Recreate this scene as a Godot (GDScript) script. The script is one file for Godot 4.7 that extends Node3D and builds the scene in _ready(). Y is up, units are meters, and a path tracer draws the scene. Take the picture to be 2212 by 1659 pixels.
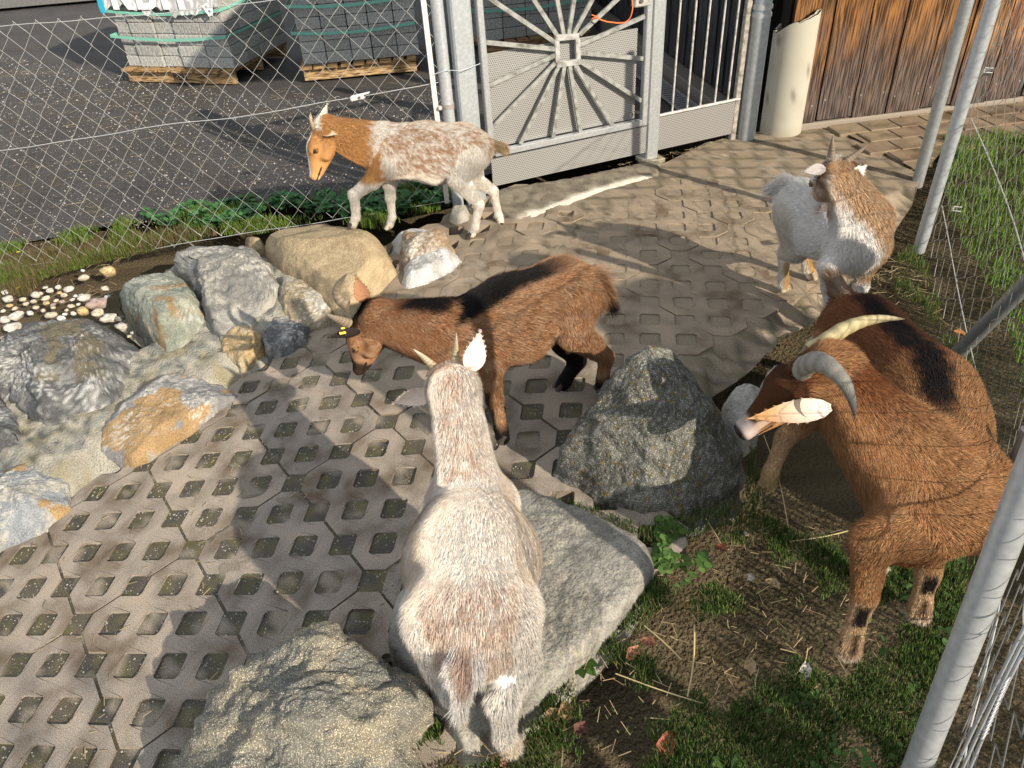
extends Node3D
# A goat pen beside a barn: paved run, boulders, five goats, wire fences, a gate and a yard with pallets of paving blocks.

const F := 1661.0
const ORANGE := Color(0.33, 0.14, 0.045)
var cam_pos := Vector3(0, 1.7506, 0)
var cam_basis := Basis(Vector3.RIGHT, deg_to_rad(-37.0)) * Basis(Vector3.BACK, deg_to_rad(-4.0))
var rng := RandomNumberGenerator.new()
var n1 := FastNoiseLite.new()
var n2 := FastNoiseLite.new()
var nr := FastNoiseLite.new()
var taken := {}
var mats := {}
var U := Vector3(0.93358, 0, -0.35837)          # along the gate, to the right
var GA := Vector3(-0.036, 0.09, -4.008)         # lower left corner of the gate


# ---------------------------------------------------------------- places
func ray(x: float, y: float) -> Vector3:
	return cam_basis * Vector3((x - 1106.0) / F, -(y - 829.5) / F, -1.0)

func at(x: float, y: float, d: float) -> Vector3:
	return cam_pos + ray(x, y) * d

func on_z(x: float, y: float, z: float) -> Vector3:
	var v := ray(x, y)
	return cam_pos + v * ((z - cam_pos.z) / v.z)

func on_h(x: float, y: float, h: float) -> Vector3:
	var v := ray(x, y)
	return cam_pos + v * ((h - cam_pos.y) / v.y)

func on_gate(x: float, y: float, off := 0.0) -> Vector3:
	var n := Vector3(-U.z, 0, U.x)
	var v := ray(x, y)
	return cam_pos + v * ((GA + n * off - cam_pos).dot(n) / v.dot(n))

func gz(s: float, y: float, off := 0.0) -> Vector3:
	var n := Vector3(-U.z, 0, U.x)
	var p := GA + U * s + n * off
	return Vector3(p.x, y, p.z)

func H(x: float, z: float) -> float:
	var r := -0.1167 + 0.1698 * x - 0.0502 * z
	var h := maxf(0.08 - absf(r - 0.05), 0.0) / 0.08
	var e := minf(r, 0.05) - h * h * 0.02
	if x < -3.2:
		e += (-3.2 - x) * 0.13
	return lerpf(e, -0.12, smoothstep(4.6, 7.2, -z))

func on_g(x: float, y: float, off := 0.0) -> Vector3:
	var v := ray(x, y)
	var lo := 0.4
	var hi := 14.0
	for i in 40:
		var m := (lo + hi) * 0.5
		var p := cam_pos + v * m
		if p.y > H(p.x, p.z) + off:
			lo = m
		else:
			hi = m
	return cam_pos + v * lo

func xz(p: Vector3) -> Vector2:
	return Vector2(p.x, p.z)

func gpoly(px: Array, off := 0.0) -> PackedVector2Array:
	var o := PackedVector2Array()
	for q in px:
		o.append(xz(on_g(q[0], q[1], off)))
	return o


# ---------------------------------------------------------------- meshes
class MB:
	var v := PackedVector3Array()
	var n := PackedVector3Array()
	var c := PackedColorArray()
	var i := PackedInt32Array()

	func vert(p: Vector3, nn: Vector3, col := Color.WHITE) -> int:
		v.append(p)
		n.append(nn)
		c.append(col)
		return v.size() - 1

	func tri(a: int, b: int, d: int) -> void:
		var g := (v[b] - v[a]).cross(v[d] - v[a])
		if g.dot(n[a] + n[b] + n[d]) > 0.0:
			i.append_array([a, d, b])
		else:
			i.append_array([a, b, d])

	func quad(a: int, b: int, d: int, e: int) -> void:
		tri(a, b, d)
		tri(a, d, e)

	func flat(pts: Array, nn: Vector3, col := Color.WHITE) -> void:
		var f := -1
		for p in pts:
			var k := vert(p, nn, col)
			if f < 0:
				f = k
		for k in range(1, pts.size() - 1):
			tri(f, f + k, f + k + 1)

	func face(pts: Array, away: Vector3, col := Color.WHITE) -> void:
		var nn: Vector3 = ((pts[1] - pts[0]).cross(pts[2] - pts[0])).normalized()
		if nn.dot(away) < 0.0:
			nn = -nn
		flat(pts, nn, col)

	func box(t: Transform3D, s: Vector3, bev := 0.0, col := Color.WHITE) -> void:
		var h := s * 0.5
		var b := minf(bev, minf(h.x, minf(h.y, h.z)) * 0.6)
		for ax in 3:
			var u := (ax + 1) % 3
			var w := (ax + 2) % 3
			for sg in [-1.0, 1.0]:
				var nn := Vector3.ZERO
				nn[ax] = sg
				var q := []
				for k in [[-1, -1], [1, -1], [1, 1], [-1, 1]]:
					var p := Vector3.ZERO
					p[ax] = sg * h[ax]
					p[u] = k[0] * (h[u] - b)
					p[w] = k[1] * (h[w] - b)
					q.append(t * p)
				flat(q, (t.basis * nn).normalized(), col)
		if b <= 0.0:
			return
		for ax in 3:
			var u := (ax + 1) % 3
			var w := (ax + 2) % 3
			for su in [-1.0, 1.0]:
				for sw in [-1.0, 1.0]:
					var q := []
					for k in [[-1, 0], [1, 0], [1, 1], [-1, 1]]:
						var p := Vector3.ZERO
						p[ax] = k[0] * (h[ax] - b)
						p[u] = su * (h[u] - (b if k[1] else 0.0))
						p[w] = sw * (h[w] - (0.0 if k[1] else b))
						q.append(t * p)
					var nn := Vector3.ZERO
					nn[u] = su
					nn[w] = sw
					flat(q, (t.basis * nn).normalized(), col)
		for sx in [-1.0, 1.0]:
			for sy in [-1.0, 1.0]:
				for sz in [-1.0, 1.0]:
					var e := Vector3(sx, sy, sz)
					var q := []
					for ax in 3:
						var p := e * (h - Vector3.ONE * b)
						p[ax] = e[ax] * h[ax]
						q.append(t * p)
					flat(q, (t.basis * e).normalized(), col)

	func tube(path: Array, rad, sides := 8, col = Color.WHITE, caps := true, squash := 1.0, ref := Vector3.ZERO) -> void:
		var rings := []
		var prev := ref if ref != Vector3.ZERO else Vector3(0.31, 0.87, 0.21)
		for k in path.size():
			var d: Vector3 = path[mini(k + 1, path.size() - 1)] - path[maxi(k - 1, 0)]
			d = d.normalized()
			var x := (prev - d * prev.dot(d))
			if x.length() < 0.01:
				x = d.cross(Vector3(0.7, 0.1, 0.6))
			x = x.normalized()
			prev = x
			var y := d.cross(x)
			var r: float = rad[k] if rad is Array else rad
			var cc: Color = col[k] if col is Array else col
			var ring := []
			for s in sides:
				var a := TAU * s / sides
				var o := x * cos(a) + y * sin(a) * squash
				ring.append(vert(path[k] + o * r, o.normalized(), cc))
			rings.append(ring)
		for k in rings.size() - 1:
			for s in sides:
				var s2 := (s + 1) % sides
				quad(rings[k][s], rings[k][s2], rings[k + 1][s2], rings[k + 1][s])
		if caps:
			for e in [0, rings.size() - 1]:
				var q := []
				for s in sides:
					q.append(v[rings[e][s]])
				var dn: Vector3 = (path[0] - path[1]) if e == 0 else (path[e] - path[e - 1])
				flat(q, dn.normalized(), col[e] if col is Array else col)

	func smooth() -> void:
		for k in n.size():
			n[k] = Vector3.ZERO
		for k in range(0, i.size(), 3):
			var g := (v[i[k + 1]] - v[i[k]]).cross(v[i[k + 2]] - v[i[k]])
			for q in 3:
				n[i[k + q]] -= g
		for k in n.size():
			n[k] = n[k].normalized() if n[k].length() > 0.0 else Vector3.UP

	func mesh() -> ArrayMesh:
		var a := []
		a.resize(Mesh.ARRAY_MAX)
		a[Mesh.ARRAY_VERTEX] = v
		a[Mesh.ARRAY_NORMAL] = n
		a[Mesh.ARRAY_COLOR] = c
		a[Mesh.ARRAY_INDEX] = i
		var m := ArrayMesh.new()
		m.add_surface_from_arrays(Mesh.PRIMITIVE_TRIANGLES, a)
		return m


func dirx(d: Vector3, up := Vector3.UP) -> Basis:      # a basis whose x runs along d
	var x := d.normalized()
	var z := x.cross(up).normalized()
	return Basis(x, z.cross(x), z)

func bar(m: MB, a: Vector3, b: Vector3, w: float, h: float, bev := 0.0, col := Color.WHITE, up := Vector3.UP) -> void:
	m.box(Transform3D(dirx(b - a, up), (a + b) * 0.5), Vector3((b - a).length(), w, h), bev, col)


# ---------------------------------------------------------------- naming and adding
func numbered(called: String, parent: Node) -> String:
	var key := [parent.get_instance_id(), called]
	var k: int = taken.get(key, 0)
	taken[key] = k + 1
	return called if k == 0 else "%s_%03d" % [called, k]

func tag(o: Node3D, label: String, category := "", group := "", kind := "") -> Node3D:
	if label: o.set_meta("label", label)
	if category: o.set_meta("category", category)
	if group: o.set_meta("group", group)
	if kind: o.set_meta("kind", kind)
	return o

func thing(called: String, label: String, category: String, base: Vector3, group := "") -> Node3D:
	var o := Node3D.new()
	o.name = numbered(called, self)
	add_child(o, true)
	o.position = base
	tag(o, label, category, group)
	return o

func put(called: String, mesh: Mesh, m: Material, parent: Node3D = null) -> MeshInstance3D:
	var o := MeshInstance3D.new()          # the mesh is in world places; a part takes its parents' places off again
	o.mesh = mesh
	o.material_override = m
	var host: Node3D = parent if parent else self
	o.name = numbered(called, host)
	host.add_child(o, true)
	var q := host
	while q != self:
		o.position -= q.position
		q = q.get_parent()
	return o

func based(o: MeshInstance3D, mb: MB, base: Vector3) -> void:   # gives a one-mesh thing its place
	for k in mb.v.size():
		mb.v[k] -= base
	o.mesh = mb.mesh()
	o.position = base

func structure(o: Node3D, label := "") -> Node3D:
	return tag(o, label, "", "", "structure")


# ---------------------------------------------------------------- materials
func noise_tex(seed_: int, freq: float, ramp: Array, kind := FastNoiseLite.TYPE_SIMPLEX_SMOOTH, fract := FastNoiseLite.FRACTAL_FBM, oct := 4, size := 512) -> NoiseTexture2D:
	var n := FastNoiseLite.new()
	n.seed = seed_
	n.noise_type = kind
	n.frequency = freq
	n.fractal_type = fract
	n.fractal_octaves = oct
	var t := NoiseTexture2D.new()
	t.width = size
	t.height = size
	t.seamless = true
	t.noise = n
	if ramp:
		var g := Gradient.new()
		var off := PackedFloat32Array()
		var cs := PackedColorArray()
		for r in ramp:
			off.append(r[0])
			cs.append(r[1])
		g.offsets = off
		g.colors = cs
		t.color_ramp = g
	return t

func grey(x: float) -> Color:
	return Color(x, x, x)

func mat(called: String, col: Color, rough := 0.85, opt := {}) -> StandardMaterial3D:
	if mats.has(called):
		return mats[called]
	var m := StandardMaterial3D.new()
	m.resource_name = called
	m.albedo_color = col.linear_to_srgb()
	m.vertex_color_use_as_albedo = true
	m.roughness = rough
	m.metallic = opt.get("metal", 0.0)
	m.metallic_specular = opt.get("spec", 0.4)
	if opt.has("tex"):
		m.albedo_texture = opt.tex
	if opt.has("bump"):
		m.heightmap_enabled = true
		m.heightmap_texture = opt.bump
		m.heightmap_scale = opt.get("deep", 1.0)
	if opt.has("tex") or opt.has("bump"):
		m.uv1_triplanar = true
		m.uv1_world_triplanar = not opt.get("own", false)
		m.uv1_triplanar_sharpness = 4.0
		m.uv1_scale = opt.get("scale", Vector3.ONE)
	if opt.has("back"):
		m.backlight_enabled = true
		m.backlight = (col * opt.back).linear_to_srgb()
	mats[called] = m
	return m


# ---------------------------------------------------------------- sheets with an outline
func patch(poly: PackedVector2Array, step: float, high: Callable, color: Callable) -> MB:
	var lo := poly[0]
	var hi := poly[0]
	for p in poly:
		lo = lo.min(p)
		hi = hi.max(p)
	var nx := int(ceil((hi.x - lo.x) / step))
	var ny := int(ceil((hi.y - lo.y) / step))
	var inside := {}
	var ids := {}
	var m := MB.new()
	for y in ny + 1:
		for x in nx + 1:
			inside[Vector2i(x, y)] = Geometry2D.is_point_in_polygon(lo + Vector2(x, y) * step, poly)
	for y in ny:
		for x in nx:
			var c := 0
			var ks := [Vector2i(x, y), Vector2i(x + 1, y), Vector2i(x + 1, y + 1), Vector2i(x, y + 1)]
			for k in ks:
				if inside[k]: c += 1
			if c == 4:
				var r := []
				for k in ks:
					if not ids.has(k):
						ids[k] = _pv(m, lo + Vector2(k) * step, high, color)
					r.append(ids[k])
				m.quad(r[0], r[1], r[2], r[3])
			elif c > 0:
				var cell := PackedVector2Array()
				for k in ks:
					cell.append(lo + Vector2(k) * step)
				for part in Geometry2D.intersect_polygons(cell, poly):
					var tr := Geometry2D.triangulate_polygon(part)
					var idx := []
					for p in part:
						var kk := Vector2i(((p - lo) / step * 256.0).round())
						var key := [kk]
						if not ids.has(key):
							ids[key] = _pv(m, p, high, color)
						idx.append(ids[key])
					for t in range(0, tr.size(), 3):
						m.tri(idx[tr[t]], idx[tr[t + 1]], idx[tr[t + 2]])
	return m

func _pv(m: MB, p: Vector2, high: Callable, color: Callable) -> int:
	var e := 0.012
	var y: float = high.call(p.x, p.y)
	var nn := Vector3(y - float(high.call(p.x + e, p.y)), e, y - float(high.call(p.x, p.y + e))).normalized()
	return m.vert(Vector3(p.x, y, p.y), nn, color.call(p.x, p.y))

func edge_dist(p: Vector2, poly: PackedVector2Array) -> float:
	var d := 9.0
	for k in poly.size():
		d = minf(d, p.distance_to(Geometry2D.get_closest_point_to_segment(p, poly[k], poly[(k + 1) % poly.size()])))
	return d


# ---------------------------------------------------------------- bodies: a field of tapered capsules, meshed as surface nets
func sdf(bones: Array, cell: float, k0: float) -> MB:
	var k := k0
	var lo := Vector3(99, 99, 99)
	var hi := -lo
	for b in bones:
		for e in [[b[0], b[1]], [b[2], b[3]]]:
			lo = lo.min(e[0] - Vector3.ONE * e[1])
			hi = hi.max(e[0] + Vector3.ONE * e[1])
	lo -= Vector3.ONE * (k + cell * 3.0)
	hi += Vector3.ONE * (k + cell * 3.0)
	var dim := Vector3i(((hi - lo) / cell).ceil()) + Vector3i.ONE
	var nx := dim.x
	var nxy := dim.x * dim.y
	var f := PackedFloat32Array()
	f.resize(nxy * dim.z)
	f.fill(1.0)
	for b in bones:
		k = k0
		var a: Vector3 = b[0]
		var ra: float = b[1]
		if b.size() > 5: k = b[5]
		var c: Vector3 = b[2]
		var dr: float = b[3] - ra
		var ba := c - a
		var inv := 1.0 / maxf(ba.length_squared(), 1e-9)
		var m := Vector3.ONE * (maxf(ra, ra + dr) + k + cell)
		var p0 := Vector3i(((a.min(c) - m - lo) / cell).floor()).clamp(Vector3i.ZERO, dim - Vector3i.ONE)
		var p1 := Vector3i(((a.max(c) + m - lo) / cell).ceil()).clamp(Vector3i.ZERO, dim - Vector3i.ONE)
		for z in range(p0.z, p1.z + 1):
			for y in range(p0.y, p1.y + 1):
				var at_ := z * nxy + y * nx
				for x in range(p0.x, p1.x + 1):
					var pa := lo + Vector3(x, y, z) * cell - a
					var h := clampf(pa.dot(ba) * inv, 0.0, 1.0)
					var d := (pa - ba * h).length() - ra - dr * h
					var e := f[at_ + x]
					var q := k - absf(d - e)
					if q > 0.0:
						f[at_ + x] = minf(d, e) - q * q * 0.25 / k
					elif d < e:
						f[at_ + x] = d
	var mb := MB.new()
	var ids := {}
	var st := [1, nx, nxy]
	for i in f.size():
		if f[i] >= 0.0:
			continue
		for ax in 3:
			for sg in [-1, 1]:
				var j: int = i + st[ax] * sg
				if f[j] < 0.0:
					continue
				var low: int = mini(i, j)
				var s1: int = st[(ax + 1) % 3]
				var s2: int = st[(ax + 2) % 3]
				var r := []
				for ci in [low - s1 - s2, low - s2, low, low - s1]:
					if not ids.has(ci):
						var sum := Vector3.ZERO
						var cnt := 0.0
						var cp := Vector3(ci % nx, (ci / nx) % dim.y, ci / nxy)
						for e in 12:
							var ea := e / 4
							var o1 := e % 2
							var o2 := (e / 2) % 2
							var q0: int = ci + st[(ea + 1) % 3] * o1 + st[(ea + 2) % 3] * o2
							var f0 := f[q0]
							var f1 := f[q0 + st[ea]]
							if (f0 < 0.0) != (f1 < 0.0):
								var pp := Vector3.ZERO
								pp[ea] = f0 / (f0 - f1)
								pp[(ea + 1) % 3] = o1
								pp[(ea + 2) % 3] = o2
								sum += pp
								cnt += 1.0
						mb.v.append(lo + (cp + sum / cnt) * cell)
						mb.n.append(Vector3.ZERO)
						mb.c.append(Color.WHITE)
						ids[ci] = mb.v.size() - 1
					r.append(ids[ci])
				var want := Vector3.ZERO
				want[ax] = sg
				var g := (mb.v[r[1]] - mb.v[r[0]]).cross(mb.v[r[2]] - mb.v[r[0]])
				if g.dot(want) > 0.0:
					mb.i.append_array([r[0], r[2], r[1], r[0], r[3], r[2]])
				else:
					mb.i.append_array([r[0], r[1], r[2], r[0], r[2], r[3]])
	mb.smooth()
	return mb


# ---------------------------------------------------------------- many small blades or hairs as one MultiMesh
func strand_mesh(tall: float) -> ArrayMesh:
	var m := MB.new()
	var k := []
	for e in [[0.5, 0.0, 0.0], [0.42, 0.42 * tall, 0.5], [0.0, tall, 1.0]]:
		if e[0] > 0.0:
			k.append(m.vert(Vector3(-e[0], e[1], e[2]), Vector3(-0.55, 0.83, 0)))
		k.append(m.vert(Vector3(e[0], e[1], e[2]), Vector3(0.55, 0.83, 0) if e[0] > 0.0 else Vector3(0, 0.9, 0.4)))
	m.quad(k[0], k[1], k[3], k[2])
	m.tri(k[2], k[3], k[4])
	return m.mesh()

func pack(buf: PackedFloat32Array, x: Vector3, y: Vector3, z: Vector3, o: Vector3, c: Color) -> void:
	buf.append_array(PackedFloat32Array([x.x, y.x, z.x, o.x, x.y, y.y, z.y, o.y, x.z, y.z, z.z, o.z, c.r, c.g, c.b, 1.0]))

func many(called: String, mesh: Mesh, m: Material, buf: PackedFloat32Array, parent: Node3D = null) -> MultiMeshInstance3D:
	var mm := MultiMesh.new()
	mm.transform_format = MultiMesh.TRANSFORM_3D
	mm.use_colors = true
	mm.mesh = mesh
	mm.instance_count = buf.size() / 16
	mm.buffer = buf
	var o := MultiMeshInstance3D.new()
	o.multimesh = mm
	o.material_override = m
	var host: Node3D = parent if parent else self
	o.name = numbered(called, host)
	host.add_child(o, true)
	if parent:
		o.position = -parent.position
	return tag(o, "", "", "", "stuff")

func blades(poly: PackedVector2Array, count: int, h0: float, h1: float, wide: float, cols: Array, thin: Callable, off := 0.0) -> PackedFloat32Array:
	var buf := PackedFloat32Array()
	var lo := poly[0]
	var hi := poly[0]
	for p in poly:
		lo = lo.min(p)
		hi = hi.max(p)
	var tries := 0
	var n := 0
	while n < count and tries < count * 6:
		tries += 1
		var p := Vector2(rng.randf_range(lo.x, hi.x), rng.randf_range(lo.y, hi.y))
		var dens: float = thin.call(p.x, p.y)
		if rng.randf() > dens or not Geometry2D.is_point_in_polygon(p, poly):
			continue
		n += 1
		var a := rng.randf() * TAU
		var len := rng.randf_range(h0, h1) * (0.6 + 0.5 * dens)
		var lean := rng.randf_range(0.15, 1.2)
		var fw := Vector3(cos(a), 0, sin(a))
		var z := (Vector3.UP + fw * lean).normalized() * len
		var x := Vector3(-fw.z, 0, fw.x) * wide * rng.randf_range(0.7, 1.3)
		var y := x.cross(z).normalized() * -len
		if y.y < 0.0:
			y = -y
		var c: Color = cols[rng.randi() % cols.size()] * rng.randf_range(0.7, 1.25)
		pack(buf, x, y * 0.6, z, Vector3(p.x, H(p.x, p.y) - 0.004 + off, p.y), c)
	return buf


# ================================================================ the scene
func _ready() -> void:
	rng.seed = 20240
	n1.seed = 5
	n1.noise_type = FastNoiseLite.TYPE_SIMPLEX_SMOOTH
	n1.frequency = 0.1
	n1.fractal_octaves = 3
	n2.seed = 9
	n2.noise_type = FastNoiseLite.TYPE_SIMPLEX_SMOOTH
	n2.frequency = 0.1
	n2.fractal_octaves = 2
	nr.seed = 14
	nr.noise_type = FastNoiseLite.TYPE_SIMPLEX_SMOOTH
	nr.fractal_type = FastNoiseLite.FRACTAL_RIDGED
	nr.frequency = 0.1
	nr.fractal_octaves = 3

	var cam := Camera3D.new()
	cam.name = "camera"
	cam.fov = rad_to_deg(2.0 * atan(829.5 / F))
	cam.near = 0.05
	cam.far = 400.0
	cam.transform = Transform3D(cam_basis, cam_pos)
	add_child(cam)
	cam.current = true

	var sky := ProceduralSkyMaterial.new()
	sky.sky_top_color = Color(0.60, 0.62, 0.645)
	sky.sky_horizon_color = Color(0.86, 0.855, 0.84)
	sky.sky_curve = 0.12
	sky.ground_bottom_color = Color(0.26, 0.25, 0.22)
	sky.ground_horizon_color = Color(0.60, 0.62, 0.62)
	sky.sun_angle_max = 2.0
	var sk := Sky.new()
	sk.sky_material = sky
	var env := Environment.new()
	env.background_mode = Environment.BG_SKY
	env.sky = sk
	env.background_energy_multiplier = 1.7
	env.ambient_light_source = Environment.AMBIENT_SOURCE_SKY
	env.tonemap_mode = Environment.TONE_MAPPER_LINEAR
	env.tonemap_exposure = 1.55
	env.sdfgi_enabled = true
	env.ssao_enabled = true
	env.ssil_enabled = true
	var we := WorldEnvironment.new()
	we.name = "surroundings"
	we.environment = env
	add_child(we)

	var sun := DirectionalLight3D.new()
	sun.name = "sun"
	sun.light_energy = 1.6
	sun.light_color = Color(1.0, 0.945, 0.86)
	sun.light_angular_distance = 0.55
	sun.shadow_enabled = true
	var az := deg_to_rad(-42.0)
	var el := deg_to_rad(27.0)
	var go := Vector3(sin(az) * cos(el), -sin(el), -cos(az) * cos(el))
	sun.basis = Basis.looking_at(go, Vector3.UP)
	add_child(sun)

	textures()
	setting()
	paving()
	barn()
	gate()
	left_fence()
	right_fence()
	pallets()
	boulders()
	pebbles()
	goat_spotted()
	goat_brown_middle()
	goat_white_front()
	goat_white_right()
	goat_brown_right()
	plants()
	litter()
	visitors()


var t_grain: Texture2D
var t_blotch: Texture2D
var t_rough: Texture2D
var t_asph: Texture2D
var t_spangle: Texture2D
var t_wood: Texture2D
var t_perf: Texture2D
var t_speck: Texture2D

func textures() -> void:
	t_grain = noise_tex(3, 0.09, [[0.0, grey(0.55)], [0.35, grey(0.82)], [0.65, grey(0.93)], [1.0, grey(1.0)]])
	t_blotch = noise_tex(4, 0.012, [[0.0, Color(0.62, 0.58, 0.54)], [0.45, grey(0.86)], [0.7, grey(0.95)], [1.0, Color(1.0, 0.98, 0.95)]], FastNoiseLite.TYPE_SIMPLEX_SMOOTH, FastNoiseLite.FRACTAL_FBM, 6)
	t_rough = noise_tex(6, 0.035, [], FastNoiseLite.TYPE_SIMPLEX_SMOOTH, FastNoiseLite.FRACTAL_FBM, 5)
	t_asph = noise_tex(8, 0.16, [[0.0, grey(0.42)], [0.48, grey(0.58)], [0.64, grey(0.74)], [0.72, grey(0.95)], [0.80, Color(1, 0.98, 0.95)]], FastNoiseLite.TYPE_CELLULAR, FastNoiseLite.FRACTAL_NONE, 1)
	t_spangle = noise_tex(12, 0.05, [[0.0, grey(0.86)], [0.5, grey(0.93)], [1.0, grey(1.0)]], FastNoiseLite.TYPE_CELLULAR, FastNoiseLite.FRACTAL_FBM, 2)
	t_wood = noise_tex(17, 0.03, [[0.0, grey(0.30)], [0.35, grey(0.62)], [0.55, grey(0.85)], [0.75, grey(0.96)], [1.0, grey(1.0)]], FastNoiseLite.TYPE_SIMPLEX_SMOOTH, FastNoiseLite.FRACTAL_FBM, 5)
	t_speck = noise_tex(21, 0.22, [[0.0, grey(0.50)], [0.30, grey(0.70)], [0.5, grey(0.85)], [0.7, grey(0.95)], [1.0, grey(1.0)]], FastNoiseLite.TYPE_SIMPLEX_SMOOTH, FastNoiseLite.FRACTAL_FBM, 3)
	var im := Image.create(32, 32, false, Image.FORMAT_RGB8)
	for y in 32:
		for x in 32:
			var u := Vector2(fposmod(x + (8.0 if y < 16 else 0.0), 16.0) - 8.0, fposmod(float(y), 16.0) - 8.0)
			im.set_pixel(x, y, grey(lerpf(0.42, 1.0, smoothstep(3.4, 5.2, u.length()))))
	t_perf = ImageTexture.create_from_image(im)


func dirt(x: float, z: float) -> Color:
	var v := n1.get_noise_2d(x * 60.0, z * 60.0) + 0.6 * n2.get_noise_2d(x * 260.0, z * 260.0)
	return Color(0.115, 0.082, 0.055).lerp(Color(0.19, 0.145, 0.10), clampf(0.4 + v, 0, 1))

func setting() -> void:
	var soil := mat("soil", Color.WHITE, 0.95, {"spec": 0.15, "tex": t_grain, "bump": t_rough, "deep": 0.8, "scale": Vector3.ONE * 2.6})
	var m := MB.new()
	var xs := []
	var zs := []
	var q := -150.0
	while q < 150.0:
		xs.append(q)
		q += 0.06 if q > -3.6 and q < 4.2 else (0.4 if q > -9.0 and q < 9.0 else 20.0)
	q = -150.0
	while q < 150.0:
		zs.append(q)
		q += 0.06 if q > -4.9 and q < 0.6 else (0.4 if q > -14.0 and q < 6.0 else 20.0)
	var pave := pave_outline()
	for z in zs:
		for x in xs:
			var y := H(x, z) if absf(x) < 20 and absf(z) < 20 else -0.12
			var bump := n1.get_noise_2d(x * 40.0, z * 40.0) * 0.018 + n2.get_noise_2d(x * 140.0, z * 140.0) * 0.007
			y += bump * (1.0 if z > -4.3 else 0.0)
			if x > -4.0 and x < 4.0 and z > -5.0 and z < 0.6 and Geometry2D.is_point_in_polygon(Vector2(x, z), pave) and edge_dist(Vector2(x, z), pave) > 0.075:
				y = H(x, z) - 0.07
			if (z < -4.3 and x < -0.2) or (z < -4.8 and x < 1.6):
				y -= 0.04
			m.vert(Vector3(x, y, z), Vector3.UP, dirt(x, z) if x < 1.9 else dirt(x, z).lerp(Color(0.07, 0.075, 0.03), 0.6))
	var w := xs.size()
	for k in zs.size() - 1:
		for j in w - 1:
			var a := k * w + j
			m.quad(a, a + 1, a + w + 1, a + w)
	m.smooth()
	structure(put("ground", m.mesh(), soil), "brown bare soil of the pen around the stones")

	# the yard behind the fence
	var asph := mat("asphalt", Color.WHITE, 0.9, {"spec": 0.3, "tex": t_asph, "bump": t_asph, "deep": 0.35, "scale": Vector3.ONE * 2.0})
	var yard := PackedVector2Array([Vector2(-14, -4.9), Vector2(-14, -10.9), Vector2(-4, -12.1), Vector2(-1, -16), Vector2(1.15, -9), Vector2(1.42, -4.85), Vector2(0.95, -4.66), Vector2(0.0, -4.34), Vector2(-0.2, -4.2)])
	var lf := gpoly([[980, 395], [880, 412], [760, 420], [640, 432], [520, 447], [400, 462], [260, 482], [190, 493], [120, 510], [50, 522], [0, 532]])
	yard.append_array(lf)
	yard.append(Vector2(-3.9, -4.75))
	var ya := func(x, z):
		return H(x, z) - 0.006 + n1.get_noise_2d(x * 30.0, z * 30.0) * 0.006
	var yc := func(x, z):
		var v := n1.get_noise_2d(x * 16.0, z * 16.0)
		var c := Color(0.155, 0.148, 0.146).lerp(Color(0.20, 0.19, 0.185), clampf(0.5 + v * 1.5, 0, 1))
		var d := n2.get_noise_2d(x * 60.0, z * 60.0) + 0.5 * n1.get_noise_2d(x * 300, z * 300)
		c = c.lerp(Color(0.20, 0.165, 0.13), smoothstep(0.2, 0.6, d) * 0.55)
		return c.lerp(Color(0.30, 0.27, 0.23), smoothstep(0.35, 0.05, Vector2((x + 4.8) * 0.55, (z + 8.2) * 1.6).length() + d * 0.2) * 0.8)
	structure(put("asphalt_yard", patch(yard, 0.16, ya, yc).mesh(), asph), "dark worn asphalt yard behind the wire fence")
	var gr := mat("gravel", Color(0.46, 0.44, 0.41), 0.95, {"spec": 0.2, "tex": t_asph, "bump": t_asph, "deep": 0.6, "scale": Vector3.ONE * 1.6})
	structure(put("gravel_strip", patch(PackedVector2Array([Vector2(-14, -10.8), Vector2(-4, -12.0), Vector2(-3, -14), Vector2(-14, -14)]), 0.3, func(x, z): return -0.085, func(x, z): return Color.WHITE).mesh(), gr), "pale gravel at the far edge of the yard")

	# the concrete sill under the gate
	var conc := mat("concrete", Color.WHITE, 0.92, {"spec": 0.2, "tex": t_grain, "bump": t_rough, "deep": 0.2, "scale": Vector3.ONE * 3.0})
	var sill := gpoly([[1040, 425], [1070, 396], [1240, 368], [1395, 334], [1445, 330], [1436, 368], [1400, 380], [1310, 402], [1240, 428], [1180, 452], [1120, 470], [1085, 462]], 0.03)
	var sh := func(x, z):
		return 0.058 + 0.007 * n1.get_noise_2d(x * 60.0, z * 60.0) - 0.075 * smoothstep(0.045, 0.0, edge_dist(Vector2(x, z), sill))
	var sc := func(x, z):
		var s := (Vector3(x, 0, z) - GA).dot(U)
		var v := n1.get_noise_2d(x * 90.0, z * 90.0)
		var c := Color(0.30, 0.265, 0.205).lerp(Color(0.20, 0.175, 0.135), clampf(0.5 + v * 1.6, 0, 1))
		var w2 := Vector2(x, z)
		var e := 9.0
		for k in range(6, 10):
			e = minf(e, w2.distance_to(Geometry2D.get_closest_point_to_segment(w2, sill[k], sill[k + 1])))
		return c.lerp(Color(0.62, 0.58, 0.50), smoothstep(0.055, 0.02, absf(e - 0.03) + v * 0.02) * (1.0 if s > 0.05 else 0.4))
	structure(put("gate_sill", patch(sill, 0.016, sh, sc).mesh(), conc), "cracked concrete sill below the sunburst gate")


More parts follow.
